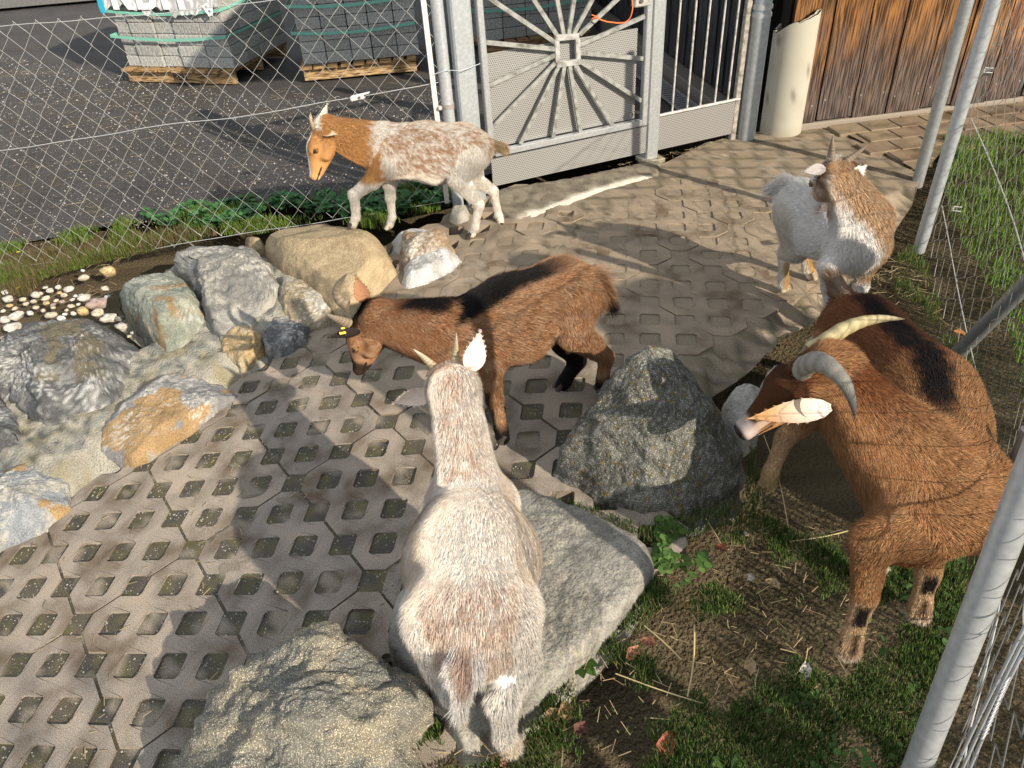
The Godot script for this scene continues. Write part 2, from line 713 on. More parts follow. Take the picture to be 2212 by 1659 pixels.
func pave_outline() -> PackedVector2Array:
	return gpoly([[-90, 1240], [0, 1165], [130, 1080], [370, 930], [520, 820], [600, 755], [690, 690], [800, 650], [880, 600], [1000, 545], [1040, 500], [1100, 478], [1200, 452], [1320, 402], [1442, 346], [1520, 308], [1610, 284], [1660, 280], [1745, 272], [1800, 274], [1825, 288], [1905, 328], [1990, 378], [1975, 425], [1930, 490], [1870, 560], [1770, 670], [1690, 715], [1610, 790], [1530, 840], [1400, 900], [1200, 1020], [1090, 1120], [900, 1250], [850, 1420], [700, 1500], [560, 1720], [-90, 1720]])

func lattice(u: float, v: float) -> Vector2:
	return Vector2(-1.3176 + 0.1372 * u - 0.0247 * v, -1.5524 + 0.0262 * u + 0.1388 * v)

# one grid paver: 40 x 60 cm of concrete with eight square openings set diagonally
func paver_mesh(var_: int) -> MB:
	var m := MB.new()
	var r := RandomNumberGenerator.new()
	r.seed = 70 + var_
	var P := 0.1414
	var h := 0.295
	var ch := 0.06
	var tone: Color = [Color(0.47, 0.405, 0.34), Color(0.435, 0.38, 0.325), Color(0.50, 0.43, 0.355), Color(0.455, 0.395, 0.335)][var_ % 4]
	var deep := 0.045
	for lu in range(-1, 7):
		for lv in range(-4, 5):
			for sd in 4:
				var o: Vector2 = [Vector2(1, 0), Vector2(0, 1), Vector2(-1, 0), Vector2(0, -1)][sd]
				var w := Vector2(-o.y, o.x)
				var ctr := Vector2(lu, lv) + o * 0.4
				var a := (ctr.x - ctr.y) * 0.5
				var b := (ctr.x + ctr.y) * 0.5
				if a < 0.0 or a > 2.0 or b < 0.0 or b > 3.0:
					continue
				var c := Vector2(lu, lv)
				var q := []
				# outer corners at the web crossings, inner polyline round the opening; joints pull the paver's rim in
				var pts := [c + o * 0.5 - w * 0.5, c + o * 0.5 + w * 0.5, c + (o + w) * (h - ch * 0.5), c + o * h + w * (h - ch), c + o * h - w * (h - ch), c + (o - w) * (h - ch * 0.5)]
				for p in pts:
					var pa := clampf((p.x - p.y) * 0.5, 0.024, 1.976)
					var pb := clampf((p.x + p.y) * 0.5, 0.024, 2.976)
					var pp := Vector2(pa + pb, pb - pa)
					q.append(Vector3((pp.x - 2.5) * P, 0, (pp.y - 0.5) * P))
				m.flat(q, Vector3.UP, tone * r.randf_range(0.96, 1.04))
				for k in range(2, 5):
					m.face([q[k], q[k + 1], q[k + 1] - Vector3(o.x, 0, o.y) * 0.006 + Vector3.DOWN * deep, q[k] - Vector3(o.x, 0, o.y) * 0.006 + Vector3.DOWN * deep], Vector3(-o.x, 0, -o.y), tone * 0.9)
				for e in [[1, 2], [5, 0]]:
					var mm: Vector2 = (pts[e[0]] + pts[e[1]]) * 0.5
					var ea := (mm.x - mm.y) * 0.5
					var eb := (mm.x + mm.y) * 0.5
					if ea < 0.02 or ea > 1.98 or eb < 0.02 or eb > 2.98:
						m.face([q[e[0]], q[e[1]], q[e[1]] + Vector3.DOWN * deep, q[e[0]] + Vector3.DOWN * deep], Vector3(mm.x - 2.5, 0, mm.y - 0.5), tone * 0.85)
	return m

func paving() -> void:
	var conc := mat("paver_concrete", Color.WHITE, 0.93, {"spec": 0.2, "tex": t_speck, "bump": t_speck, "deep": 0.12, "scale": Vector3.ONE * 2.3})
	conc.detail_enabled = true
	conc.detail_albedo = t_blotch
	conc.detail_blend_mode = BaseMaterial3D.BLEND_MODE_MUL
	conc.detail_uv_layer = BaseMaterial3D.DETAIL_UV_2
	conc.uv2_triplanar = true
	conc.uv2_world_triplanar = true
	conc.uv2_scale = Vector3.ONE * 0.7
	var poly := pave_outline()
	var root := thing("paving", "", "", Vector3.ZERO)
	root.remove_meta("category")
	tag(root, "worn grid pavers with square openings filled with dark grit", "", "", "structure")
	# grit in the openings and joints: low in the near part, level with the pavers towards the barn
	var fill := mat("grit", Color.WHITE, 0.97, {"spec": 0.15, "tex": t_speck, "bump": t_speck, "deep": 0.2, "scale": Vector3.ONE * 2.0})
	fill.albedo_color = Color(1.0, 1.0, 1.0)
	var full := func(x, z):
		return clampf(smoothstep(-1.9, -3.1, z + 0.9 * x * -0.55) + n1.get_noise_2d(x * 45.0, z * 45.0) * 0.3, 0.0, 1.0)
	var fh := func(x, z):
		var v := n2.get_noise_2d(x * 160.0, z * 160.0)
		var rim := smoothstep(0.13, 0.0, edge_dist(Vector2(x, z), poly) + n1.get_noise_2d(x * 60.0, z * 60.0) * 0.12)
		return H(x, z) - 0.05 * rim * (1.0 if x > 0.3 and z > -3.7 else 0.1) + lerpf(-0.0055, -0.0035, full.call(x, z)) + v * 0.0012 + 0.0035 * smoothstep(0.22, 0.42, n1.get_noise_2d(x * 62.0 + 60.0, z * 62.0))
	var fc := func(x: float, z: float):
		var v := n1.get_noise_2d(x * 110.0, z * 110.0)
		var a := Color(0.105, 0.097, 0.083).lerp(Color(0.15, 0.135, 0.075), clampf(0.3 + v * 2.0, 0, 1))
		a = a.lerp(Color(0.30, 0.26, 0.21), smoothstep(0.22, 0.42, n1.get_noise_2d(x * 62.0 + 60.0, z * 62.0)))
		# dust has filled the openings near the barn, the joints stay dark
		var du := x + 1.3176
		var dz := z + 1.5524
		var lu := 7.0489 * du + 1.2549 * dz
		var lv := -1.3305 * du + 6.9690 * dz
		var hole := smoothstep(0.46, 0.30, maxf(absf(lu - roundf(lu)), absf(lv - roundf(lv))))
		return a.lerp(Color(0.40, 0.325, 0.24), full.call(x, z) * (0.25 + 0.65 * hole))
	structure(put("grit_fill", patch(poly, 0.028, fh, fc).mesh(), fill, root))
	var meshes := []
	for k in 4:
		meshes.append(paver_mesh(k))
	for i in range(-7, 9):
		for j in range(-8, 9):
			var c := lattice(-1 + 2 * i + 3 * j + 2.5, -2 * i + 3 * j + 0.5)
			var inside := 0
			for t in [[0, 0], [0.3, 0], [0, 0.3], [2, 3], [2, 0], [0, 3]]:
				var e := lattice(-1 + 2 * i + 3 * j + t[0] + t[1], -2 * i + 3 * j + t[1] - t[0])
				if Geometry2D.is_point_in_polygon(e, poly): inside += 1
			if not ((Geometry2D.is_point_in_polygon(c, poly) and inside >= 3) or (c.x < 0.4 and inside >= 2)):
				continue
			var src: MB = meshes[rng.randi() % 4]
			var m := MB.new()
			m.i = src.i
			m.n = src.n
			var lift := rng.randf_range(-0.002, 0.003)
			var tu := rng.randfn() * 0.006
			var tv := rng.randfn() * 0.006
			var dust: float = full.call(c.x, c.y)
			var warm := Color(0.47, 0.375, 0.27)
			for k in src.v.size():
				var q := src.v[k]
				var w := lattice(-1 + 2 * i + 3 * j + 2.5 + q.x / 0.1414, -2 * i + 3 * j + 0.5 + q.z / 0.1414)
				m.v.append(Vector3(w.x, H(w.x, w.y) + q.y + lift + tu * q.x + tv * q.z, w.y))
				m.c.append(src.c[k].lerp(warm, dust * 0.8))
			put("paver", m.mesh(), conc, root)
	# small blocks by the barn
	var blk := MB.new()
	blk.box(Transform3D(Basis(), Vector3(0, -0.03, 0)), Vector3(0.196, 0.06, 0.158), 0.006, Color(0.42, 0.33, 0.23))
	var bm := blk.mesh()
	var blk2 := MB.new()
	blk2.box(Transform3D(Basis(), Vector3(0, -0.03, 0)), Vector3(0.196, 0.06, 0.158), 0.006, Color(0.38, 0.29, 0.20))
	var bm2 := blk2.mesh()
	var path := thing("block_path", "", "", Vector3.ZERO)
	path.remove_meta("category")
	tag(path, "brown concrete block path along the foot of the barn wall", "", "", "structure")
	var bp := gpoly([[1796, 272], [1880, 256], [2010, 236], [2240, 210], [2240, 300], [2060, 300], [2010, 356], [1989, 374], [1900, 326], [1820, 286]])
	structure(put("sand_bed", patch(bp, 0.05, func(x, z): return H(x, z) + 0.004, func(x, z): return Color(0.30, 0.24, 0.17)).mesh(), fill, path))
	var ax := Vector2(0.97, -0.14).normalized()
	var ay := Vector2(-ax.y, ax.x)
	for a in range(-3, 14):
		for b in range(-3, 9):
			var c := Vector2(1.95, -4.55) + ax * (a * 0.2 + (0.1 if b % 2 else 0.0)) + ay * (b * 0.162)
			if Geometry2D.is_point_in_polygon(c, bp):
				var o := put("block", [bm, bm2][rng.randi() % 2], conc, path)
				o.transform = Transform3D(Basis(Vector3(ax.x, 0, ax.y), Vector3.UP, Vector3(ay.x, 0, ay.y)).rotated(Vector3.UP, rng.randfn() * 0.012), Vector3(c.x, H(c.x, c.y) + 0.012 + rng.randf_range(-0.002, 0.002), c.y))


func board_mesh(w: float, l: float, t: float, base: Color, foot: Color, seed_: int, streak: Color) -> MB:
	# a board standing on its end, weathered towards the foot; x across, y up
	var m := MB.new()
	var NX := 6
	var NY := 26
	var r := RandomNumberGenerator.new()
	r.seed = seed_
	var ids := []
	for y in NY + 1:
		var row := []
		for x in NX + 1:
			var u := float(x) / NX
			var v := pow(float(y) / NY, 1.4)
			var p := Vector3((u - 0.5) * w, v * l, 0)
			var g := n1.get_noise_2d(p.x * 500.0 + seed_ * 37.0, p.y * 40.0)
			var g2 := n2.get_noise_2d(p.x * 220.0 + seed_ * 71.0, p.y * 26.0)
			var c := base.lerp(streak, clampf(smoothstep(0.0, 0.38, g2), 0, 1) * 0.8).lerp(base * 0.45, smoothstep(0.1, 0.4, g) * 0.6)
			c = c.lerp(foot, smoothstep(0.56, 0.20, p.y + g * 0.25 + g2 * 0.12) * 0.85)
			row.append(m.vert(p, Vector3.BACK, c))
		ids.append(row)
	for y in NY:
		for x in NX:
			m.quad(ids[y][x], ids[y][x + 1], ids[y + 1][x + 1], ids[y + 1][x])
	var hw := w * 0.5
	m.flat([Vector3(-hw, 0, 0), Vector3(-hw, 0, -t), Vector3(-hw, l, -t), Vector3(-hw, l, 0)], Vector3.LEFT, base * 0.5)
	m.flat([Vector3(hw, 0, 0), Vector3(hw, 0, -t), Vector3(hw, l, -t), Vector3(hw, l, 0)], Vector3.RIGHT, base * 0.5)
	m.flat([Vector3(-hw, 0, 0), Vector3(hw, 0, 0), Vector3(hw, 0, -t), Vector3(-hw, 0, -t)], Vector3.DOWN, base * 0.3)
	m.flat([Vector3(-hw, l, 0), Vector3(hw, l, 0), Vector3(hw, l, -t), Vector3(-hw, l, -t)], Vector3.UP, base * 0.3)
	m.flat([Vector3(-hw, 0, -t), Vector3(hw, 0, -t), Vector3(hw, l, -t), Vector3(-hw, l, -t)], Vector3.FORWARD, base * 0.3)
	return m

func barn() -> void:
	var wood := mat("barn_wood", Color.WHITE, 0.8, {"spec": 0.25, "tex": t_wood, "bump": t_wood, "deep": 0.35, "scale": Vector3(5.0, 0.28, 5.0)})
	var dark := mat("dark_wood", Color.WHITE, 0.75, {"spec": 0.3, "tex": t_wood, "bump": t_wood, "deep": 0.3, "scale": Vector3(4.0, 0.25, 4.0)})
	var conc := mat("barn_concrete", Color.WHITE, 0.9, {"spec": 0.2, "tex": t_speck, "bump": t_speck, "deep": 0.05, "scale": Vector3.ONE * 2.2})
	var A := Vector3(1.70, 0.0, -4.63)            # foot of the front wall, left end
	var B := Vector3(6.4, 0.0, -5.30)
	var D := Vector3(0.85, 0.0, -10.4)            # far end of the side wall
	var K := Vector3(1.60, 0.0, -4.90)            # near end of the side wall
	var root := thing("barn", "weathered wooden barn with upright planks, brown on the front and dark grey on the side", "barn", A)
	var fx := (B - A).normalized()
	var fz := fx.cross(Vector3.UP)
	var fb := Basis(fx, Vector3.UP, fz)
	var x := 0.0
	var k := 0
	var widths := [0.245, 0.235, 0.225, 0.235, 0.21, 0.24]
	while x < 4.2:
		var w: float = widths[k % 6]
		var warm: float = [0.5, 0.35, 0.4, 0.9, 0.65, 0.8][k % 6]
		var base := Color(0.15, 0.078, 0.042).lerp(Color(0.27, 0.135, 0.058), warm)
		if k > 5: base = Color(0.24, 0.105, 0.055)
		var streak := Color(0.37, 0.17, 0.055) if k < 5 else Color(0.62, 0.34, 0.17)
		var y0 := 0.085
		if k == 0:
			y0 = 0.085
		var m := board_mesh(w - 0.010, 2.6, 0.024, base, Color(0.125, 0.105, 0.098), 40 + k, streak)
		if k < 8:
			for e in [[-0.08, 0.1], [0.08, 0.1], [-0.07, 0.95], [0.07, 0.95]]:
				m.tube([Vector3(e[0] * w / 0.24, e[1] + (k % 3) * 0.02, -0.001), Vector3(e[0] * w / 0.24, e[1] + (k % 3) * 0.02, 0.002)], 0.007, 8, Color(0.28, 0.26, 0.24))
		var o := put("plank", m.mesh(), wood, root)
		o.transform = Transform3D(fb, A + fx * (x + w * 0.5 + 0.03) + Vector3.UP * (y0 + 0.01 * sin(k * 2.1)) + fz * (0.003 * (k % 2))) 
		o.position -= root.position
		x += w
		k += 1
	var core := MB.new()
	core.box(Transform3D(fb, A + fx * 2.4 + Vector3.UP * 1.35 - fz * 0.09), Vector3(4.75, 2.55, 0.10), 0.0, Color(0.02, 0.017, 0.015))
	put("wall", core.mesh(), dark, root)
	var pl := MB.new()
	pl.box(Transform3D(fb, A + fx * 2.4 + Vector3.UP * 0.03 - fz * 0.05), Vector3(4.7, 0.10, 0.12), 0.01, Color(0.36, 0.31, 0.26))
	put("plinth", pl.mesh(), conc, root)
	# side wall of dark planks
	var sx := (D - K).normalized()
	var sz := Vector3.UP.cross(sx)
	if sz.x > 0.0: sz = -sz
	x = 0.0
	k = 0
	while x < 5.4:
		var m := board_mesh(0.172, 2.5, 0.022, Color(0.066, 0.072, 0.080), Color(0.045, 0.047, 0.05), 140 + k, Color(0.12, 0.125, 0.13))
		m.box(Transform3D(Basis(), Vector3(0.084, 1.25, 0.006)), Vector3(0.022, 2.5, 0.02), 0.003, Color(0.055, 0.06, 0.066))
		if k < 12:
			for e in 3:
				m.tube([Vector3(rng.randf_range(-0.06, 0.06), rng.randf_range(0.2, 1.2), -0.001), Vector3(rng.randf_range(-0.06, 0.06), 0, 0.0012)].slice(0, 1) + [Vector3(0, 0.5, -0.02)], 0.004, 6, Color(0.02, 0.02, 0.02))
		var o := put("plank", m.mesh(), dark, root)
		o.transform = Transform3D(Basis(-sx, Vector3.UP, sz), K + sx * (x + 0.09) + Vector3.UP * 0.12)
		o.position -= root.position
		x += 0.18
		k += 1
	core = MB.new()
	core.box(Transform3D(Basis(-sx, Vector3.UP, sz), (K + D) * 0.5 + Vector3.UP * 1.33 - sz * 0.10), Vector3((D - K).length(), 2.5, 0.12), 0.0, Color(0.02, 0.02, 0.02))
	put("wall", core.mesh(), dark, root)
	var base2 := MB.new()
	base2.box(Transform3D(Basis(-sx, Vector3.UP, sz), (K + D) * 0.5 + Vector3.UP * 0.02 + sz * 0.03), Vector3((D - K).length(), 0.16, 0.16), 0.01, Color(0.19, 0.175, 0.155))
	put("plinth", base2.mesh(), conc, root)
	var roof := MB.new()
	var rt := mat("roof_tile", Color(0.16, 0.09, 0.06), 0.85)
	roof.box(Transform3D(Basis(fx, 0.0), Vector3(3.83, 2.72, -7.15)), Vector3(5.95, 0.12, 7.9), 0.02)
	put("roof", roof.mesh(), rt, root)
	# drain channel at the foot of the dark wall
	var gm := mat("steel_grate", Color(0.33, 0.34, 0.35), 0.5, {"metal": 0.7})
	var gt := thing("drain_grate", "steel slot drain grate at the foot of the dark plank wall", "grate", K + sz * 0.26 + Vector3(0, 0.05, 0))
	var fr := MB.new()
	for s in [-0.07, 0.07]:
		bar(fr, K + sz * (0.24 + s) + Vector3.UP * 0.055, K + sx * 2.6 + sz * (0.24 + s) + Vector3.UP * 0.0, 0.012, 0.012)
	put("frame", fr.mesh(), gm, gt)
	for j in 52:
		var sl := MB.new()
		var c := K + sx * (0.03 + j * 0.05) + sz * 0.24 + Vector3.UP * lerpf(0.055, 0.0, j / 52.0)
		bar(sl, c - sz * 0.064, c + sz * 0.064, 0.008, 0.022)
		put("slat", sl.mesh(), gm, gt)
	# downpipe, cut concrete pipe, bracket
	var pm := mat("grey_pipe", Color.WHITE, 0.45, {"metal": 0.35, "spec": 0.5, "tex": t_spangle, "scale": Vector3.ONE * 1.4})
	var dp := thing("downpipe", "grey steel downpipe with clamp beside the concrete pipe stump", "downpipe", gz(1.66, 0.05, 0.03))
	var c0 := gz(1.665, 0.04, 0.02)
	var pp := MB.new()
	pp.tube([c0, c0 + Vector3(0.0, 0.70, 0)], 0.052, 20, Color(0.40, 0.43, 0.45))
	put("lower_pipe", pp.mesh(), pm, dp)
	pp = MB.new()
	pp.tube([c0 + Vector3(0, 0.70, 0), c0 + Vector3(0, 2.6, 0)], 0.049, 20, Color(0.44, 0.49, 0.53))
	put("upper_pipe", pp.mesh(), pm, dp)
	for yy in [0.70, 0.74]:
		var cl := MB.new()
		cl.tube([c0 + Vector3(0, yy - 0.013, 0), c0 + Vector3(0, yy - 0.008, 0), c0 + Vector3(0, yy + 0.008, 0), c0 + Vector3(0, yy + 0.013, 0)], [0.052, 0.056, 0.056, 0.052], 20, Color(0.5, 0.52, 0.54))
		put("collar", cl.mesh(), pm, dp)
	var br := MB.new()
	br.tube([c0 + Vector3(0, 0.80, 0), c0 + Vector3(0, 0.825, 0)], 0.055, 20, Color(0.55, 0.56, 0.57))
	bar(br, c0 + Vector3(0.05, 0.81, 0.01), c0 + Vector3(0.16, 0.81, -0.04), 0.012, 0.02, 0.0, Color(0.5, 0.5, 0.5))
	put("clamp", br.mesh(), pm, dp)
	var cp := thing("concrete_pipe", "pale concrete pipe stump with a slanted top standing beside the downpipe", "pipe", gz(1.93, 0.03, 0.03))
	var cm := MB.new()
	var cc := gz(1.915, 0.0, 0.03)
	var NS := 28
	for sheet in 2:
		var rr: float = [0.122, 0.098][sheet]
		var rows := []
		for y in 13:
			var row := []
			for s in NS + 1:
				var a := TAU * s / NS
				var o := Vector3(cos(a), 0, sin(a))
				var top := 0.70 + 0.035 * cos(a) - 0.05 * smoothstep(0.2, 1.0, -cos(a - 0.4)) + n1.get_noise_2d(s * 30.0, 3.0) * 0.01
				var p := cc + o * rr + Vector3.UP * (top * y / 12.0)
				row.append(cm.vert(p, o * (1.0 if sheet == 0 else -1.0), Color(0.56, 0.535, 0.45).lerp(Color(0.42, 0.37, 0.27), smoothstep(0.12, 0.0, p.y) * 0.7 + clampf(fuzz(p, 60.0) * 0.8, 0.0, 0.3)) if fuzz(p, 700.0, 3.0) < 0.48 else Color(0.26, 0.24, 0.2)))
			rows.append(row)
		for y in 12:
			for s in NS:
				cm.quad(rows[y][s], rows[y][s + 1], rows[y + 1][s + 1], rows[y + 1][s])
		if sheet == 1:
			pass
	var n := 13 * (NS + 1)
	for s in NS:
		cm.quad(12 * (NS + 1) + s, 12 * (NS + 1) + s + 1, n + 12 * (NS + 1) + s + 1, n + 12 * (NS + 1) + s)
	put("shell", cm.mesh(), conc, cp)


func gate() -> void:
	var galv := mat("galvanised", Color.WHITE, 0.42, {"metal": 0.55, "spec": 0.5, "tex": t_spangle, "scale": Vector3.ONE * 2.2})
	var old := mat("dull_galvanised", Color.WHITE, 0.6, {"metal": 0.35, "spec": 0.4, "tex": t_blotch, "scale": Vector3.ONE * 3.0})
	var perf := mat("perforated_sheet", Color.WHITE, 0.5, {"metal": 0.4, "spec": 0.4, "tex": t_perf, "scale": Vector3.ONE * 50.0})
	var steel := Color(0.50, 0.52, 0.54)
	# posts
	var pl := thing("gate_post", "wide square galvanised gate post left of the sunburst gate", "post", gz(-0.085, 0.0))
	var m := MB.new()
	m.box(Transform3D(Basis(U, Vector3.UP, U.cross(Vector3.UP)).rotated(Vector3.UP, deg_to_rad(-9)), gz(-0.090, 0.78, -0.02)), Vector3(0.10, 1.64, 0.10), 0.010, Color(0.56, 0.60, 0.63))
	put("post", m.mesh(), galv, pl)
	var pr := thing("gate_post", "square galvanised gate post right of the sunburst gate", "post", gz(1.015, 0.0))
	m = MB.new()
	m.box(Transform3D(Basis(U, Vector3.UP, U.cross(Vector3.UP)).rotated(Vector3.UP, deg_to_rad(-14)), gz(1.012, 0.80, -0.02)), Vector3(0.072, 1.56, 0.085), 0.008, Color(0.52, 0.55, 0.56))
	put("post", m.mesh(), galv, pr)
	m = MB.new()
	m.box(Transform3D(Basis(U, Vector3.UP, U.cross(Vector3.UP)), gz(1.012, 0.035, -0.01)), Vector3(0.13, 0.03, 0.13), 0.006, Color(0.36, 0.32, 0.26))
	put("foot_plate", m.mesh(), old, pr)
	# leaf
	var g := thing("gate", "galvanised gate with a sunburst of bars around a square hub", "gate", gz(0.46, 0.10))
	var top := 1.24
	for e in [["stile", gz(0.012, 0.262), gz(0.002, top + 0.02)], ["stile", gz(0.945, 0.250), gz(0.945, top + 0.02)], ["bottom_rail", gz(0.03, 0.268), gz(0.928, 0.268)], ["top_rail", gz(0.02, top), gz(0.928, top)]]:
		m = MB.new()
		bar(m, e[1], e[2], 0.036, 0.034, 0.004, steel, Vector3(-U.z, 0, U.x))
		put(e[0], m.mesh(), galv, g)
	var hc: Array = [on_gate(1200, 80), on_gate(1248, 76), on_gate(1250, 135), on_gate(1203, 141)]
	var h0: Vector3 = (hc[0] + hc[1] + hc[2] + hc[3]) * 0.25
	m = MB.new()
	for k in 4:
		var a: Vector3 = h0 + (hc[k] - h0) * 0.94
		var b: Vector3 = h0 + (hc[(k + 1) % 4] - h0) * 0.94
		var dd: Vector3 = (b - a).normalized() * 0.009
		bar(m, a - dd * (1 if k % 2 == 0 else -1), b + dd * (1 if k % 2 == 0 else -1), 0.020, 0.030 if k % 2 == 0 else 0.027, 0.002, Color(0.46, 0.47, 0.46), Vector3(-U.z, 0, U.x))
	put("hub", m.mesh(), old, g)
	# bars: where each meets the hub and where it runs to, in pixels of the zoomed drawing
	var zz := func(x, y): return on_gate((1700.0 + x * 0.6028) * 0.57604, y * 0.6028 * 0.57604)
	for e in [[630, 262, 240, 0], [645, 222, 500, 0], [685, 215, 645, 0], [717, 212, 750, 0], [748, 210, 862, 0], [785, 215, 1015, 0], [782, 282, 1192, 100], [782, 328, 1180, 365], [785, 380, 1170, 628], [755, 398, 990, 780], [722, 402, 790, 822], [690, 408, 620, 855], [655, 410, 415, 895], [632, 392, 235, 800], [630, 345, 213, 535], [630, 305, 188, 262]]:
		var a: Vector3 = zz.call(e[0], e[1])
		var b: Vector3 = zz.call(e[2], e[3])
		if e[3] == 0:
			var s := (top - 0.016 - a.y) / (b.y - a.y)
			b = a + (b - a) * s
			var along := (b - GA).dot(U)
			if along < 0.03:
				b = a + (b - a) * (((a - GA).dot(U) - 0.03) / ((a - GA).dot(U) - along))
			elif along > 0.925:
				b = a + (b - a) * ((0.925 - (a - GA).dot(U)) / (along - (a - GA).dot(U)))
		m = MB.new()
		bar(m, a, b, 0.013, 0.022, 0.001, Color(0.34, 0.35, 0.335), Vector3(-U.z, 0, U.x))
		put("sunburst_bar", m.mesh(), old, g)
	m = MB.new()
	var sb := Basis(U, Vector3.UP, U.cross(Vector3.UP))
	m.box(Transform3D(sb, gz(0.463, 0.525, -0.035)), Vector3(0.885, 0.475, 0.003), 0.0, Color(0.33, 0.33, 0.325))
	put("upper_sheet", m.mesh(), perf, g)
	m = MB.new()
	m.box(Transform3D(sb, gz(0.478, 0.172, 0.022)), Vector3(0.955, 0.152, 0.003), 0.0, Color(0.33, 0.33, 0.325))
	put("lower_sheet", m.mesh(), perf, g)
	m = MB.new()
	m.tube([gz(0.86, 0.325, 0.0), gz(0.86, 0.325, 0.012)], 0.012, 10, Color(0.2, 0.2, 0.2))
	put("bolt", m.mesh(), old, g)
	m = MB.new()
	m.box(Transform3D(sb, gz(0.90, 0.94, 0.0)), Vector3(0.10, 0.13, 0.045), 0.006, Color(0.47, 0.46, 0.44))
	m.tube([gz(0.885, 0.905, 0.02), gz(0.885, 0.905, 0.03)], 0.011, 10, Color(0.12, 0.11, 0.1))
	put("lock_case", m.mesh(), old, g)
	# orange twine knotted on the lock
	var tw := MB.new()
	var path := spline([zz.call(1090, -30), zz.call(1082, 60), zz.call(1068, 120), zz.call(1030, 140), zz.call(960, 132), zz.call(905, 118), zz.call(862, 100)], 22)
	for k in path.size():
		path[k] += Vector3(-U.z, 0, U.x) * (0.03 + 0.02 * sin(k * 0.4))
	tw.tube(path, 0.0035, 6, Color.WHITE)
	var e0: Vector3 = path[path.size() - 1]
	for k in 7:
		tw.tube([e0 + Vector3(0.012, 0.004 * sin(k), 0), e0 + Vector3(-0.022, 0.016 * sin(k * 2.0), 0.012 * cos(k * 1.7))], 0.0018, 4, Color.WHITE)
	based(tag(put("twine", tw.mesh(), mat("orange_twine", Color(0.75, 0.17, 0.05), 0.8)), "frayed orange twine hanging from the gate lock", "twine"), tw, e0)
	# railing between the gate post and the downpipe
	var r := thing("railing", "railing of five thin steel rods over a perforated panel right of the gate", "railing", gz(1.30, 0.08))
	for e in [1.135, 1.235, 1.325, 1.425, 1.515]:
		m = MB.new()
		m.tube([gz(e, 0.29), gz(e + 0.012, 1.45)], 0.006, 8, Color(0.60, 0.58, 0.55))
		put("rod", m.mesh(), old, r)
	m = MB.new()
	m.tube([gz(1.05, 0.285), gz(1.60, 0.285)], 0.0095, 8, Color(0.58, 0.56, 0.53))
	put("rail", m.mesh(), old, r)
	m = MB.new()
	m.box(Transform3D(sb, gz(1.32, 0.178, 0.0)), Vector3(0.545, 0.19, 0.003), 0.0, Color(0.31, 0.305, 0.295))
	put("sheet", m.mesh(), perf, r)
	m = MB.new()
	bar(m, gz(1.585, 0.03, -0.01), gz(1.60, 1.6, -0.01), 0.03, 0.035, 0.003, Color(0.40, 0.37, 0.33), Vector3(-U.z, 0, U.x))
	put("side_channel", m.mesh(), old, r)


# ---------------------------------------------------------------- wire fences
func zigzag(s_: float, hd: float, vd: float, parity: int, place: Callable, lo: float, hi: float, thick: float, r: RandomNumberGenerator) -> MB:
	var m := MB.new()
	var path := []
	var y := hi
	var k := 0
	while y > lo - vd * 0.5:
		var right := (k + parity) % 2
		path.append(place.call(s_ + hd * right + r.randf_range(-0.003, 0.003), y + r.randf_range(-0.004, 0.004), 0.004 if right else -0.004))
		y -= vd
		k += 1
	m.tube(path, thick, 4, Color(0.43, 0.435, 0.43) * r.randf_range(0.85, 1.1), false)
	return m

